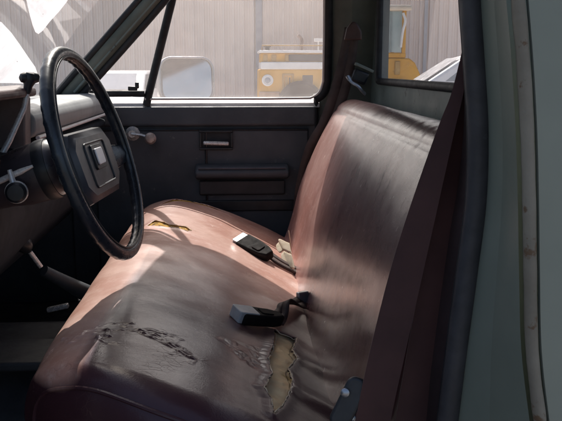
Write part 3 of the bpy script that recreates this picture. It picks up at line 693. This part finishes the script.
# passenger shoulder belt, upper anchor and guide bracket
pb = catmull([(0.3661, 2.4200, 1.6259), (0.3520, 2.4200, 1.5278), (0.3311, 2.4200, 1.4346), (0.2954, 2.4300, 1.3237), (0.2520, 2.4400, 1.2426), (0.2220, 2.4600, 1.1255), (0.2110, 2.4800, 1.0215)], 6)
pbelt = ribbon(pb, smooth_vals([.045, .055, .060, .062, .060, .052, .05], len(pb)), across(pb, .3)).build('seat_belt', M['belt_far'] if 'belt_far' in M else worn('far_webbing', (.045, .030, .028), (.085, .060, .055), 14, (.6, .8), grain=.3, grain_scale=400), truck, solid=.002)
pbelt['label'] = 'passenger shoulder belt hanging at the far pillar'
e1, e2, n = frame3((-.15, -1, 0))
mb = MB(); plate(mb, (0.3672, 2.4050, 1.6100), e1, e2, n, [(-.028, -.022), (.028, -.022), (.026, .004), (.014, .026), (.004, .034), (-.006, .032), (-.020, .014)], 0, .02); mb.build('belt_cover', worn('belt_cover', (.055, .030, .028), (.085, .048, .045), 30, (.4, .5)), pbelt, bevel=.005)
hk = (0.3816, 2.4000, 1.4661)
mb = MB(); mb.box(Vector(hk) + Vector((.008, 0, .010)), (.050, .035, .040), Matrix.Rotation(R(20), 3, 'Y')); gb = mb.build('belt_guide', M['black'], truck, bevel=.008)
mb = MB(); mb.tube(catmull([Vector(hk) + Vector(q) for q in ((-.032, -.022, .012), (-.022, -.030, -.006), (-.002, -.032, -.018), (.014, -.028, -.036), (.022, -.024, -.042))], 5), [.010] * 4 + [.008] * 17, 10, flat=.6); mb.build('guide_hook', M['steel'], gb)
mb = MB(); mb.box(Vector(hk) + Vector((.02, -.006, .038)), (.062, .03, .009), Matrix.Rotation(R(24), 3, 'Y')); mb.build('guide_plate', M['green_in'], gb, bevel=.002)

# ---- dashboard
DX = -.415
padprof = [(-.70, 1.395), (-.62, 1.418), (-.47, 1.424), (-.425, 1.416), (-.412, 1.400), (-.412, 1.372), (-.420, 1.360), (-.455, 1.352), (-.70, 1.34)]
mb = MB(); mb.prism(padprof, 'y', 1.60, 2.535); dash = mb.build('dashboard', M['pad'], truck, bevel=.008, seg=4)
mb = MB(); mb.prism([(-.70, 1.338), (-.462, 1.345), (-.425, 1.338), (-.425, 1.322), (-.445, 1.312), (-.445, 1.20), (-.47, 1.12), (-.56, 1.02), (-.70, 1.0)], 'y', 1.0, 2.53); mb.build('lower_dash', M['dash_low'], dash, bevel=.006)
mb = MB(); mb.tube([(-.414, 1.62, 1.358), (-.414, 2.52, 1.358)], .0045, 8); mb.build('dash_bead', M['mold_grey'] if 'mold_grey' in M else worn('dash_bead', (.62, .60, .62), (.75, .72, .74), 20, (.35, .5)), dash)
# instrument housing on the driver side: hood, deep recess, grey end frame
mb = MB(); mb.prism([(-.70, 1.40), (-.62, 1.452), (-.44, 1.468), (-.405, 1.462), (-.405, 1.446), (-.60, 1.436), (-.68, 1.38)], 'y', .98, 1.60)
ih = mb.build('instrument_hood', M['bezel'], dash, bevel=.006)
mb = MB(); mb.bb(-.56, -.54, 1.0, 1.58, 1.33, 1.44); mb.build('gauge_panel', M['dark_rubber'], ih)
mb = MB(); mb.prism([(-.56, 1.445), (-.418, 1.445), (-.424, 1.32), (-.56, 1.32)], 'y', 1.555, 1.60); mb.build('bezel_end', M['bezel_grey'], ih, bevel=.004)
mb = MB(); mb.bb(-.56, -.424, 1.0, 1.554, 1.322, 1.338); mb.build('bezel_ledge', M['bezel'], ih, bevel=.004)
for k in range(3):
    yy = 1.12 + .16 * k
    mb = MB(); mb.lathe([(.055, 0), (.058, .008), (.050, .010), (.048, .004)], (-.54, yy, 1.39), (1, 0, 0), 28); mb.build('gauge', M['black'], ih)

# ---- steering column, wheel and levers
TILT, YAWW = R(17), R(6.0)
nw = Vector((math.cos(TILT) * math.cos(YAWW), -math.cos(TILT) * math.sin(YAWW), math.sin(TILT)))
WC = Vector((-.256, 1.42, 1.345))
e1, e2, nw = frame3(nw)       # e1: driver's right (+y side), e2 up
axis_c = Vector((math.cos(TILT), 0.0, math.sin(TILT)))
cb = WC - nw * .045
mb = MB(); mb.lathe([(.030, 0), (.036, -.01), (.052, -.028), (.056, -.055), (.054, -.10), (.047, -.13), (.044, -.16), (.046, -.40), (.046, -.62)], cb, axis_c, 40)
col_o = mb.build('steering_column', M['column'], truck, angle=50)
mb = MB(); mb.lathe([(.0565, 0), (.0575, -.006), (.0575, -.016), (.0565, -.022)], cb - axis_c * .040, axis_c, 40); mb.build('column_collar', M['black'], col_o)
# rim with finger grips moulded on its inner back
rim_pts = []; rad = []
Rw = .1915
K = 240
for k in range(K):
    a = 2 * math.pi * k / K; grip = .0007 * max(0, math.sin(a * 44)) ** 2
    rim_pts.append(WC + (e1 * math.cos(a) + e2 * math.sin(a)) * (Rw - grip * .2) - nw * grip)
    rad.append(.0118 + grip)
mb = MB(); mb.tube(rim_pts, rad, 18, closed=True)
wheel = mb.build('steering_wheel', M['wheel'], truck, angle=80)
mb = MB(); mb.tube([WC + (e1 * math.cos(a) + e2 * math.sin(a)) * (Rw - .009) + nw * .0095 for a in np.linspace(0, 2 * math.pi, 160, endpoint=False)], .0022, 8, closed=True)
mb.build('rim_ridge', M['black'], wheel)
# two wide spokes and horn pad
for sgn in (-1, 1):
    sp = MB(); A = []
    secs = [(.070, .080, .012, -.026), (.120, .066, .010, -.026), (.160, .050, .006, -.014), (.187, .040, .002, -.004)]
    ringv = []
    for (rr_, hh, t_, ly) in secs:
        cc = WC + e1 * sgn * rr_ - e2 * .018 + nw * ly
        ringv.append([cc + e2 * b * hh + nw * q for b, q in ((-.5, -.008), (-.44, .006), (0, .011), (.44, .006), (.5, -.008), (0, -.012))])
    for r0, r1 in zip(ringv, ringv[1:]): sp.add(r0 + r1, [(i, (i + 1) % 6, 6 + (i + 1) % 6, 6 + i) for i in range(6)])
    sp.add(ringv[0], [tuple(range(6))]); sp.add(ringv[-1], [tuple(range(6))])
    sp.build('spoke', M['wheel'], wheel, bevel=.003)
mb = MB(); mb.lathe([(.030, -.075), (.040, -.06), (.050, -.045), (.050, -.03)], WC, nw, 32); mb.build('hub', M['black'], wheel)
pc = WC - e2 * .016 - nw * .034
mb = MB()
def padshape(w, h, ch): return [(w / 2, h * .32), (w / 2 - ch, h / 2), (-w / 2 + ch, h / 2), (-w / 2, h * .32), (-w / 2 * .97, -h * .30), (-w / 2 + ch * 1.6, -h / 2), (w / 2 - ch * 1.6, -h / 2), (w / 2 * .97, -h * .30)]
rings = []
for (w, h, t) in ((.236, .128, -.004), (.244, .134, .010), (.236, .126, .026), (.214, .104, .033)):
    rings.append([pc + e1 * a + e2 * b + nw * t for a, b in padshape(w, h, .02)])
for r0, r1 in zip(rings, rings[1:]): k = len(r0); mb.add(r0 + r1, [(i, (i + 1) % k, k + (i + 1) % k, k + i) for i in range(k)])
mb.add(rings[-1], [tuple(range(len(rings[-1])))])
mb.build('horn_pad', M['pad_vinyl'] if 'pad_vinyl' in M else worn('horn_pad_vinyl', (.030, .036, .048), (.05, .058, .075), 14, (.3, .42), grain=.12, grain_scale=260, spec=.7), wheel, angle=30, bevel=.003)
mb = MB(); mb.tube([pc + e1 * a + e2 * b + nw * .0335 for a, b in rrect(.120, .080, .008, 4)], .0020, 8, closed=True); mb.build('pad_trim', M['black'], wheel)
ec = pc + e2 * .012
mb = MB(); plate(mb, ec, e1, e2, nw, rrect(.062, .046, .006, 4), .031, .0365); mb.build('emblem_frame', M['black'], wheel, bevel=.001)
mb = MB(); plate(mb, ec, e1, e2, nw, rrect(.044, .031, .005, 4), .0365, .0395)
mb.build('emblem', worn('emblem_metal', (.78, .76, .80), (.9, .89, .92), 30, (.3, .45), metal=.3), wheel, bevel=.0015)
# gear lever on the far side of the column
g0, g1 = Vector((-.470, 1.475, 1.300)), Vector((-0.4064, 1.5300, 1.4558))
gm = Vector((-0.4127, 1.5250, 1.4250))
mb = MB(); mb.tube([g0, g0.lerp(gm, .5) + Vector((.003, 0, 0)), gm, g1], [.0062, .006, .0056, .0056], 12); gl_ = mb.build('gear_lever', M['bright'], truck)
gd = (g1 - gm).normalized(); s1 = Vector((0.85, .5, 0))
mb = MB(); mb.lathe([(.006, -.004), (.0075, .0), (.0085, .012), (.012, .020), (.0135, .028), (.011, .036), (.004, .039)], g1, gd, 24)
for sg in (-1, 1): mb.lathe([(.003, -.011), (.0085, -.008), (.0112, 0), (.0085, .008), (.003, .011)], g1 + gd * .028 + s1 * .009 * sg, s1, 16)
mb.build('lever_knob', M['black'], gl_)
# turn-signal lever pointing at the driver's door
t0 = Vector((-0.4171, 1.3700, 1.3053)); t1 = Vector((-0.3613, 1.3700, 1.3300))
mb = MB(); mb.tube([t0 - (t1 - t0) * .5, t0, t0.lerp(t1, .6), t1], [.0055, .0055, .0055, .0025], 12); mb.build('column_lever', M['bright'], col_o)
kc = Vector((-0.3886, 1.3450, 1.2856))
mb = MB(); mb.lathe([(.0165, 0), (.0185, .006), (.0185, .018), (.014, .022), (.002, .0225)], kc + Vector((0, .015, 0)), (.12, -1, .05), 28); kn = mb.build('turn_signal_knob', M['black'], col_o)
mb = MB(); mb.lathe([(.0195, 0), (.0205, .004), (.0195, .008)], kc + Vector((0, .012, 0)), (.12, -1, .05), 28); mb.tube([kc + Vector((-.004, .008, .016)), kc + Vector((-.010, .010, .040))], [.006, .004], 10); mb.build('knob_ring', M['bright'], kn)

# ---- transfer-case lever on the floor
q0, q1, q2, q3, q4 = (Vector(p) for p in ((-0.4843, 1.7200, 1.1057), (-0.4719, 1.7200, 1.0891), (-0.4518, 1.7300, 1.0509), (-0.4455, 1.7300, 1.0412), (-0.3666, 1.8000, 0.9660)))
mb = MB(); mb.tube([q1, q2], .0055, 12); tl = mb.build('transfer_lever', M['chrome'], truck)
mb = MB(); mb.lathe([(.006, -.02), (.014, -.014), (.019, -.002), (.017, .012), (.008, .020)], q0, q0 - q2, 20); mb.build('lever_knob', M['black'], tl)
mb = MB(); mb.tube([q3, q3.lerp(q4, .35), q3.lerp(q4, .7), q4, q4 + (q4 - q3) * .25], [.013, .015, .018, .021, .024], 16); mb.build('lever_boot', M['boot'] if 'boot' in M else worn('lever_boot', (.030, .038, .048), (.05, .06, .072), 20, (.45, .6)), tl)
# brake pedal and floor plate edge
mb = MB(); mb.box((-.72, 1.30, .95), (.02, .12, .08), Matrix.Rotation(R(25), 3, 'Y')); mb.build('brake_pedal', M['dark_rubber'], truck, bevel=.008)

# ---- bonnet, cowl and front wings outside the windshield
mb = MB(); mb.prism([(-.66, 1.385), (-.72, 1.395), (-.90, 1.33), (-1.6, 1.27), (-1.9, 1.22), (-1.95, 1.05), (-1.95, .60), (-1.30, .60), (-1.28, 1.2)], 'y', .95, 2.60); mb.build('hood', M['green'], truck, bevel=.02)
mb = MB(); mb.prism([(-.60, .50), (-.58, 1.33), (-.90, 1.29), (-1.95, 1.17), (-1.97, .50)], 'y', 2.605, 2.74); mb.build('fender', M['green'], truck, bevel=.03)

# ------------------------------------------------------------------ the yard
G = MB(); G.add([(-90, -60, 0), (90, -60, 0), (90, 120, 0), (-90, 120, 0)], [(0, 1, 2, 3)])
struct('ground', G, worn('dirt_ground', (.085, .075, .066), (.15, .135, .12), .6, (.9, 1), grain=.25, grain_scale=30, spots=((.20, .185, .165), 3, .60)))
G = MB(); G.add([(-60, 7, .006), (60, 7, .006), (60, 40, .006), (-60, 40, .006)], [(0, 1, 2, 3)])
struct('bounce_yard', G, worn('pale_bounce_gravel', (.76, .71, .68), (.90, .84, .81), .6, (.9, 1), grain=1, grain_scale=30, spots=((.45, .41, .38), 3, .62)))  # unseen pale sheet added to bounce sunlight onto the shed wall

# metal shed
shed = thing('metal_shed', 'long pale ribbed metal shed closing off the back of the yard', 'shed', (0, 24.0, 0))
mb = MB(); xs = []; x = -26.0
A = []; B = []
while x < 26:
    for dx, dy in ((0, 0), (.016, -.060), (.060, -.060), (.076, 0), (.150, 0), (.156, -.016), (.164, 0), (.225, 0), (.231, -.016), (.239, 0)):
        A.append(Vector((x + dx, 24.0 + dy, .15))); B.append(Vector((x + dx, 24.0 + dy, 4.2)))
    x += .305
mb.strip(A, B)
def shed_mat():
    m, nt, b = nodes('shed_metal')
    co = N(nt, 'ShaderNodeTexCoord').outputs['Object']
    mp = N(nt, 'ShaderNodeMapping'); mp.inputs['Scale'].default_value = (1.2, 1, .12); nt.links.new(co, mp.inputs['Vector'])
    col = ramp(nt, noise_tex(nt, mp.outputs[0], 1.6, 6, .65), [(.3, (.87, .745, .66)), (.7, (.95, .83, .745))])
    col = mixc(nt, ramp(nt, noise_tex(nt, co, 5, 6, .7), [(.62, 0.0), (.72, .35)]), col, (.55, .42, .34))
    nt.links.new(col, b.inputs['Base Color']); b.inputs['Roughness'].default_value = .5
    return m
wall = mb.build('wall_panel', shed_mat(), shed, smooth=False)
mb = MB(); mb.bb(-26, 26, 24.0 - .08, 24.0 + .04, 0, .17); mb.build('base_rail', worn('base_rail', (.25, .23, .22), (.36, .33, .31), 6, (.7, .9)), shed)
mb = MB(); mb.prism([(24.0 - .05, 4.2 - .02), (24.0 - .05, 4.2 + .06), (24.0 + 6, 4.2 + 1.3), (24.0 + 12, 4.2 + .1), (24.0 + 12, 4.2 - .02)], 'x', -26, 26); mb.build('roof', worn('shed_roof', (.5, .49, .48), (.62, .6, .59), 2, (.4, .6)), shed)
mb = MB(); mb.bb(-26, 26, 24.0 + .06, 24.0 + 11.9, 0, 4.2 - .03); mb.build('wall_core', worn('shed_core', (.35, .34, .33), (.4, .39, .38), 2), shed)
mb = MB(); px_ = 0.7453
mb.bb(px_ - .10, px_ + .10, 24.0 - .17, 24.0 - .045, 0, 4.2 - .02); mb.build('downpipe', worn('downpipe', (.36, .36, .40), (.48, .47, .50), 4, (.5, .7)), shed, bevel=.03)
px2 = 5.9232
mb = MB(); mb.bb(px2 - .05, px2 + .05, 24.0 - .075, 24.0 - .045, 0, 4.2 - .02); mb.build('joint_strip', worn('joint_strip', (.62, .6, .6), (.7, .68, .68), 4, (.5, .7)), shed)

# yellow loader parked before the shed
def X20(u): return (u - 235) / 760 * 20
yel = worn('machine_yellow', (.60, .285, .012), (.70, .36, .03), 1.6, (.4, .6), spots=((.42, .24, .10), 4, .62), grain=.05)
yel_dk = worn('machine_panel', (.36, .20, .05), (.46, .28, .08), 3, (.5, .7))
whi = worn('machine_white', (.72, .70, .68), (.84, .82, .80), 3, (.4, .6))
drk = worn('machine_dark', (.035, .036, .04), (.07, .07, .075), 3, (.5, .7))
tyre = worn('tyre_rubber', (.03, .03, .032), (.06, .06, .06), 5, (.8, .95), grain=.3, grain_scale=60)
mach = thing('construction_machine', 'faded yellow construction machine with a glazed cab and exhaust stack, parked by the shed', 'loader', (2.7, 20.9, 0))
YM = 20.0
mb = MB(); mb.prism([(.60, .72), (.62, 1.50), (3.7, 1.50), (3.7, .62), (1.0, .62)], 'y', YM, YM + 1.6); body = mb.build('engine_housing', yel, mach, bevel=.05)
mb = MB(); mb.bb(.66, 3.66, YM - .02, YM + 1.5, 1.49, 1.68); mb.build('white_band', whi, mach, bevel=.03)
mb = MB(); mb.bb(.66, 3.6, YM + .10, YM + 1.4, 1.66, 1.91); mb.build('upper_hood', yel, mach, bevel=.04)
mb = MB(); mb.bb(1.40, 3.5, YM + .04, YM + .12, 1.70, 1.87); gr = mb.build('side_grille', drk, mach, bevel=.01)
mb = MB(); mb.bb(.62, 3.64, YM + .02, YM + 1.5, 1.91, 1.975); mb.build('hood_cap', whi, mach, bevel=.02)
for cx_0, w in ((.74, .10), (.95, .12), (1.30, .09)):
    mb = MB(); mb.bb(cx_0, cx_0 + w, YM + .06, YM + .11, 1.70, 1.86); mb.build('vent_panel', yel_dk, mach, bevel=.01)
mb = MB(); mb.lathe([(.15, 0), (.15, .03), (.11, .05), (.10, .03)], (.84, YM, 1.21), (0, -1, 0), 28); hl = mb.build('lamp', whi, mach)
mb = MB(); mb.lathe([(.075, .0), (.075, .055), (.05, .07)], (.84, YM, 1.21), (0, -1, 0), 24); mb.build('lens', worn('lens', (.35, .35, .38), (.5, .5, .52), 8, (.1, .3)), hl)
mb = MB()
for (a, b, c_, d) in ((1.22, 1.27, .95, 1.38), (1.47, 1.52, .95, 1.38), (1.27, 1.47, 1.33, 1.38), (1.27, 1.47, .95, 1.0)): mb.bb(a, b, YM - .03, YM - .001, c_, d)
pn = mb.build('side_door_frame', yel_dk, mach, bevel=.008)
mb = MB(); mb.bb(1.30, 1.36, YM - .02, YM - .002, 1.03, 1.30); mb.build('side_door_slot', yel_dk, pn)
mb = MB(); mb.bb(1.40, 1.43, YM - .02, YM - .002, 1.05, 1.28); mb.build('side_door_slot', drk, pn)
mb = MB(); mb.tube(catmull([(1.76, YM + .5, 1.95), (1.77, YM + .5, 2.15), (1.76, YM + .5, 2.28), (1.66, YM + .48, 2.38)], 6), .045, 14); mb.build('exhaust_stack', worn('rusty_pipe', (.20, .14, .12), (.30, .22, .19), 8, (.7, .9)), mach)
mb = MB(); mb.lathe([(.06, 0), (.06, .08), (.10, .10), (.10, .14), (.03, .16)], (.86, YM + .5, 1.97), (0, 0, 1), 18); mb.build('air_cleaner_cap', drk, mach)
mb = MB(); mb.tube([(2.20, YM + .4, 1.97), (2.20, YM + .4, 2.22)], .02, 8); mb.bb(2.09, 2.33, YM + .34, YM + .46, 2.21, 2.29); mb.build('work_light', whi, mach, bevel=.01)
mb = MB(); mb.bb(1.75, 2.02, YM - .015, YM + .02, 1.02, 1.34); mb.build('access_opening', drk, mach, bevel=.01)
mb = MB(); mb.tube([(.70, YM + .1, 1.98), (.70, YM + .1, 2.10), (3.5, YM + .1, 2.10), (3.5, YM + .1, 1.98)], .016, 8); mb.build('hand_rail', yel_dk, mach)
mb = MB(); mb.bb(.62, 1.15, YM - .05, YM + .02, .74, .92); mb.build('bumper', worn('rusty_bumper', (.36, .22, .14), (.50, .34, .24), 5, (.6, .8)), mach, bevel=.02)
# cab
cab_x0, cab_x1 = 3.72, 4.42
mb = MB()
for (x_, y_) in ((3.76, YM + .08), (4.40, YM + .08), (3.76, YM + 1.5), (4.40, YM + 1.5)): mb.bb(x_ - .05, x_ + .05, y_ - .05, y_ + .05, 1.9, 3.0)
mb.bb(3.70, 4.46, YM + .03, YM + 1.55, 1.78, 1.92)
cab = mb.build('cab_frame', yel, mach, bevel=.03)
mb = MB(); mb.bb(3.62, 4.58, YM - .06, YM + 1.62, 2.98, 3.12); mb.build('cab_roof', worn('cab_roof', (.62, .52, .40), (.74, .64, .52), 3, (.5, .7)), cab, bevel=.05)
mb = MB(); mb.bb(3.82, 4.34, YM + .07, YM + .085, 1.93, 2.97); mb.build('cab_window', worn('cab_pane', (.34, .42, .41), (.52, .58, .56), 1.5, (.08, .2), spec=.8), cab)
mb = MB(); mb.bb(4.04, 4.08, YM + .035, YM + .066, 1.93, 2.97); mb.build('window_bar', worn('window_bar', (.20, .25, .24), (.28, .32, .31), 3), cab)
mb = MB(); mb.tube(catmull([(4.30, YM - .05, 2.05), (4.34, YM - .06, 2.45), (4.40, YM - .05, 2.72), (4.34, YM - .03, 2.92)], 6), .035, 10); mb.build('grab_rail', whi, cab)
mb = MB(); mb.prism([(3.70, .62), (3.70, 1.78), (4.55, 1.78), (4.70, 1.66), (4.98, 1.10), (5.05, .62)], 'y', YM - .02, YM + 1.6); mb.build('front_frame', yel, mach, bevel=.04)
mb = MB(); mb.bb(4.16, 4.30, YM - .06, YM - .025, 1.35, 1.70); mb.build('step_box', yel_dk, mach, bevel=.02)
for (x_, y_) in ((1.7, YM - .05), (4.25, YM - .05), (1.7, YM + 1.65), (4.25, YM + 1.65)):
    mb = MB(); mb.lathe([(.30, -.20), (.52, -.22), (.60, -.12), (.60, .12), (.52, .22), (.30, .20)], (x_, y_, .60), (0, 1, 0), 36); w = mb.build('wheel', tyre, mach)
    mb = MB(); mb.lathe([(.30, -.16), (.28, -.10), (.12, -.12), (.10, -.16), (.10, .16), (.30, .16)], (x_, y_, .60), (0, 1, 0), 28); mb.build('wheel_rim', yel, w)
# sloping dark fender over the rear wheel
mb = MB(); mb.prism([(1.95, .50), (2.02, .74), (2.5, .93), (3.2, 1.02), (3.2, .50)], 'y', YM - .40, YM - .03); mb.build('wheel_guard', worn('guard_grey', (.20, .20, .22), (.30, .30, .31), 4, (.5, .7)), mach, bevel=.04)

M['glare_glass'] = worn('painted_glare_glass', (.62, .62, .64), (.76, .75, .77), 2, (.05, .15), spec=.8)  # pale base colour stands in for glare on the car's screens
# cars in the yard
def car(name, label, cat, loc, rz, L, W, H, prof, glassz, paint, hx_wheels, front=-1):
    """prof: side outline (along, z); the greenhouse narrows upward"""
    t = thing(name, label, cat, (0, 0, 0)); rot = Matrix.Rotation(rz, 4, 'Z'); base = Matrix.Translation(loc) @ rot
    t.location = loc; t.rotation_euler = (0, 0, rz); WORLD[t.name] = base
    def put(mb, nm, mat, parent, **kw):
        mb.v = [tuple(base @ Vector(p)) for p in mb.v]; return mb.build(nm, mat, parent, **kw)
    def wid(z): return W / 2 * (1 - .10 * max(0, (.5 - z)) - (.30 * max(0, (z - glassz)) if z > glassz else 0))
    n = len(prof); mb = MB()
    vs = [(a, -wid(z), z) for a, z in prof] + [(a, wid(z), z) for a, z in prof]
    mb.add(vs, [(i, (i + 1) % n, n + (i + 1) % n, n + i) for i in range(n)] + [tuple(range(n))[::-1], tuple(range(n, 2 * n))])
    b = put(mb, 'body', paint, t, bevel=.06, seg=4)
    return t, put, wid, b
white = worn('white_car_paint', (.80, .79, .79), (.86, .85, .85), 2, (.15, .3), coat=.6)
silver = worn('silver_van_paint', (.74, .73, .74), (.84, .83, .84), 2, (.3, .45), coat=.5)
prof_s = [(-2.2, .35), (-2.25, .70), (-2.1, .86), (-1.05, .98), (-.45, 1.40), (-.2, 1.46), (.75, 1.47), (1.0, 1.43), (1.6, 1.02), (2.15, .96), (2.25, .6), (2.2, .35)]
t, put, wid, b = car('parked_car', 'white parked car beyond the quarter window, its rounded roof bright in the sun', 'car', (-2.75, 18.5, 0), R(80), 4.5, 1.76, 1.47, prof_s, 1.0, white, None)
mb = MB(); mb.add([(-1.00, -.70, 1.03), (-1.00, .70, 1.03), (-.50, .60, 1.385), (-.50, -.60, 1.385)], [(0, 1, 2, 3)]); mb.v = [(a - .018, y, z + .018) for a, y, z in mb.v]; put(mb, 'windscreen', M['glare_glass'], t)
mb = MB(); mb.add([(1.58, -.70, 1.06), (1.58, .70, 1.06), (1.05, .60, 1.41), (1.05, -.60, 1.41)], [(0, 1, 2, 3)]); mb.v = [(a + .018, y, z + .018) for a, y, z in mb.v]; put(mb, 'rear_screen', M['glare_glass'], t)
for sg in (-1, 1):
    mb = MB(); y = lambda z: sg * (wid(z) + .006)
    mb.add([(-.85, y(1.05), 1.05), (.1, y(1.05), 1.05), (.1, y(1.38), 1.38), (-.42, y(1.38), 1.38)], [(0, 1, 2, 3)]); put(mb, 'side_window', M['car_glass'], t)
    mb = MB(); mb.add([(.16, y(1.05), 1.05), (1.35, y(1.05), 1.05), (.95, y(1.38), 1.38), (.16, y(1.38), 1.38)], [(0, 1, 2, 3)]); put(mb, 'side_window', M['car_glass'], t)
    mb = MB(); mb.bb(-2.262, -2.20, sg * .62 - .16, sg * .62 + .16, .62, .76); put(mb, 'headlight', M['grey_plastic'], t, bevel=.02)
    for a in (-1.4, 1.35):
        mb = MB(); mb.lathe([(.20, -.10), (.30, -.11), (.33, -.06), (.33, .06), (.30, .11), (.20, .10)], (a, sg * .80, .33), (0, 1, 0), 28); w = put(mb, 'wheel', tyre, t)
        mb = MB(); mb.lathe([(.20, -.08), (.06, -.11), (.06, .11), (.20, .08)], (a, sg * .80, .33), (0, 1, 0), 24); put(mb, 'wheel_rim', M['steel'], w)
prof_v = [(-2.3, .35), (-2.35, .80), (-2.2, 1.02), (-1.45, 1.22), (-.72, 1.70), (-.35, 1.80), (.5, 1.84), (1.9, 1.80), (2.2, 1.20), (2.28, .7), (2.25, .35)]
t, put, wid, b = car('parked_van', 'silver van with a sloping glossy windscreen seen through the rear window', 'van', (4.95, 14.6, 0), R(-6), 4.6, 1.86, 1.84, prof_v, 1.2, silver, None)
mb = MB(); mb.add([(-1.40, -.80, 1.27), (-1.40, .80, 1.27), (-.76, .68, 1.69), (-.76, -.68, 1.69)], [(0, 1, 2, 3)]); mb.v = [(a - .018, y, z + .02) for a, y, z in mb.v]; put(mb, 'windscreen', worn('van_glare_glass', (.66, .65, .67), (.84, .83, .85), 3, (.1, .3), spec=.8), t)  # windscreen glare painted as a pale glass colour
for sg in (-1, 1):
    y = lambda z: sg * (wid(z) + .006)
    for (a, b_, c_, d) in ((-1.05, -.05, -.05, -.52), (.02, 1.0, 1.0, .02), (1.07, 2.0, 1.75, 1.07)):
        mb = MB(); mb.add([(a, y(1.28), 1.28), (b_, y(1.28), 1.28), (c_, y(1.68), 1.68), (d, y(1.68), 1.68)], [(0, 1, 2, 3)]); put(mb, 'side_window', M['car_glass'], t)
    mb = MB(); mb.bb(-2.37, -2.28, sg * .66 - .15, sg * .66 + .15, .74, .90); put(mb, 'headlight', M['grey_plastic'], t, bevel=.02)
    for a in (-1.45, 1.4):
        mb = MB(); mb.lathe([(.20, -.10), (.30, -.11), (.33, -.06), (.33, .06), (.30, .11), (.20, .10)], (a, sg * .84, .33), (0, 1, 0), 28); w = put(mb, 'wheel', tyre, t)
        mb = MB(); mb.lathe([(.20, -.08), (.06, -.11), (.06, .11), (.20, .08)], (a, sg * .84, .33), (0, 1, 0), 24); put(mb, 'wheel_rim', M['steel'], w)

# ------------------------------------------------------------------ light
Ld = Vector((.09, -.95, -1.0)).normalized()      # direction the sunlight travels
sd = -Ld
sun = bpy.data.lights.new('sun', 'SUN'); sun.energy = 5.0; sun.angle = R(.53); sun.color = (1, .955, .90)
so = bpy.data.objects.new('sun', sun); C.objects.link(so); so.rotation_euler = Ld.to_track_quat('-Z', 'Y').to_euler(); so.location = sd * 40
w = bpy.data.worlds.new('World'); sc.world = w; w.use_nodes = True
nt = w.node_tree; bg = nt.nodes['Background']
sky = nt.nodes.new('ShaderNodeTexSky'); sky.sky_type = 'NISHITA'; sky.sun_disc = False
sky.sun_elevation = math.asin(sd.z); sky.sun_rotation = math.atan2(sd.x, sd.y); sky.air_density = 1.0; sky.dust_density = 4.5; sky.ozone_density = 1.0
nt.links.new(sky.outputs[0], bg.inputs[0]); bg.inputs['Strength'].default_value = .15

# ------------------------------------------------------------------ camera
cam = bpy.data.cameras.new('camera'); co = bpy.data.objects.new('camera', cam); C.objects.link(co); sc.camera = co
cam.sensor_width = 36; cam.lens = 36 * 760 / 562; cam.clip_start = .05; cam.clip_end = 500
co.location = (0, 0, 1.5)
co.rotation_euler = (R(90 - 10.547), 0, R(-3.405))
sc.view_settings.view_transform = 'Standard'; sc.view_settings.look = 'None'; sc.view_settings.exposure = 0; sc.view_settings.gamma = 1
sc.cycles.max_bounces = 10; sc.cycles.transparent_max_bounces = 24; sc.cycles.diffuse_bounces = 6
sc.cycles.sample_clamp_indirect = 6
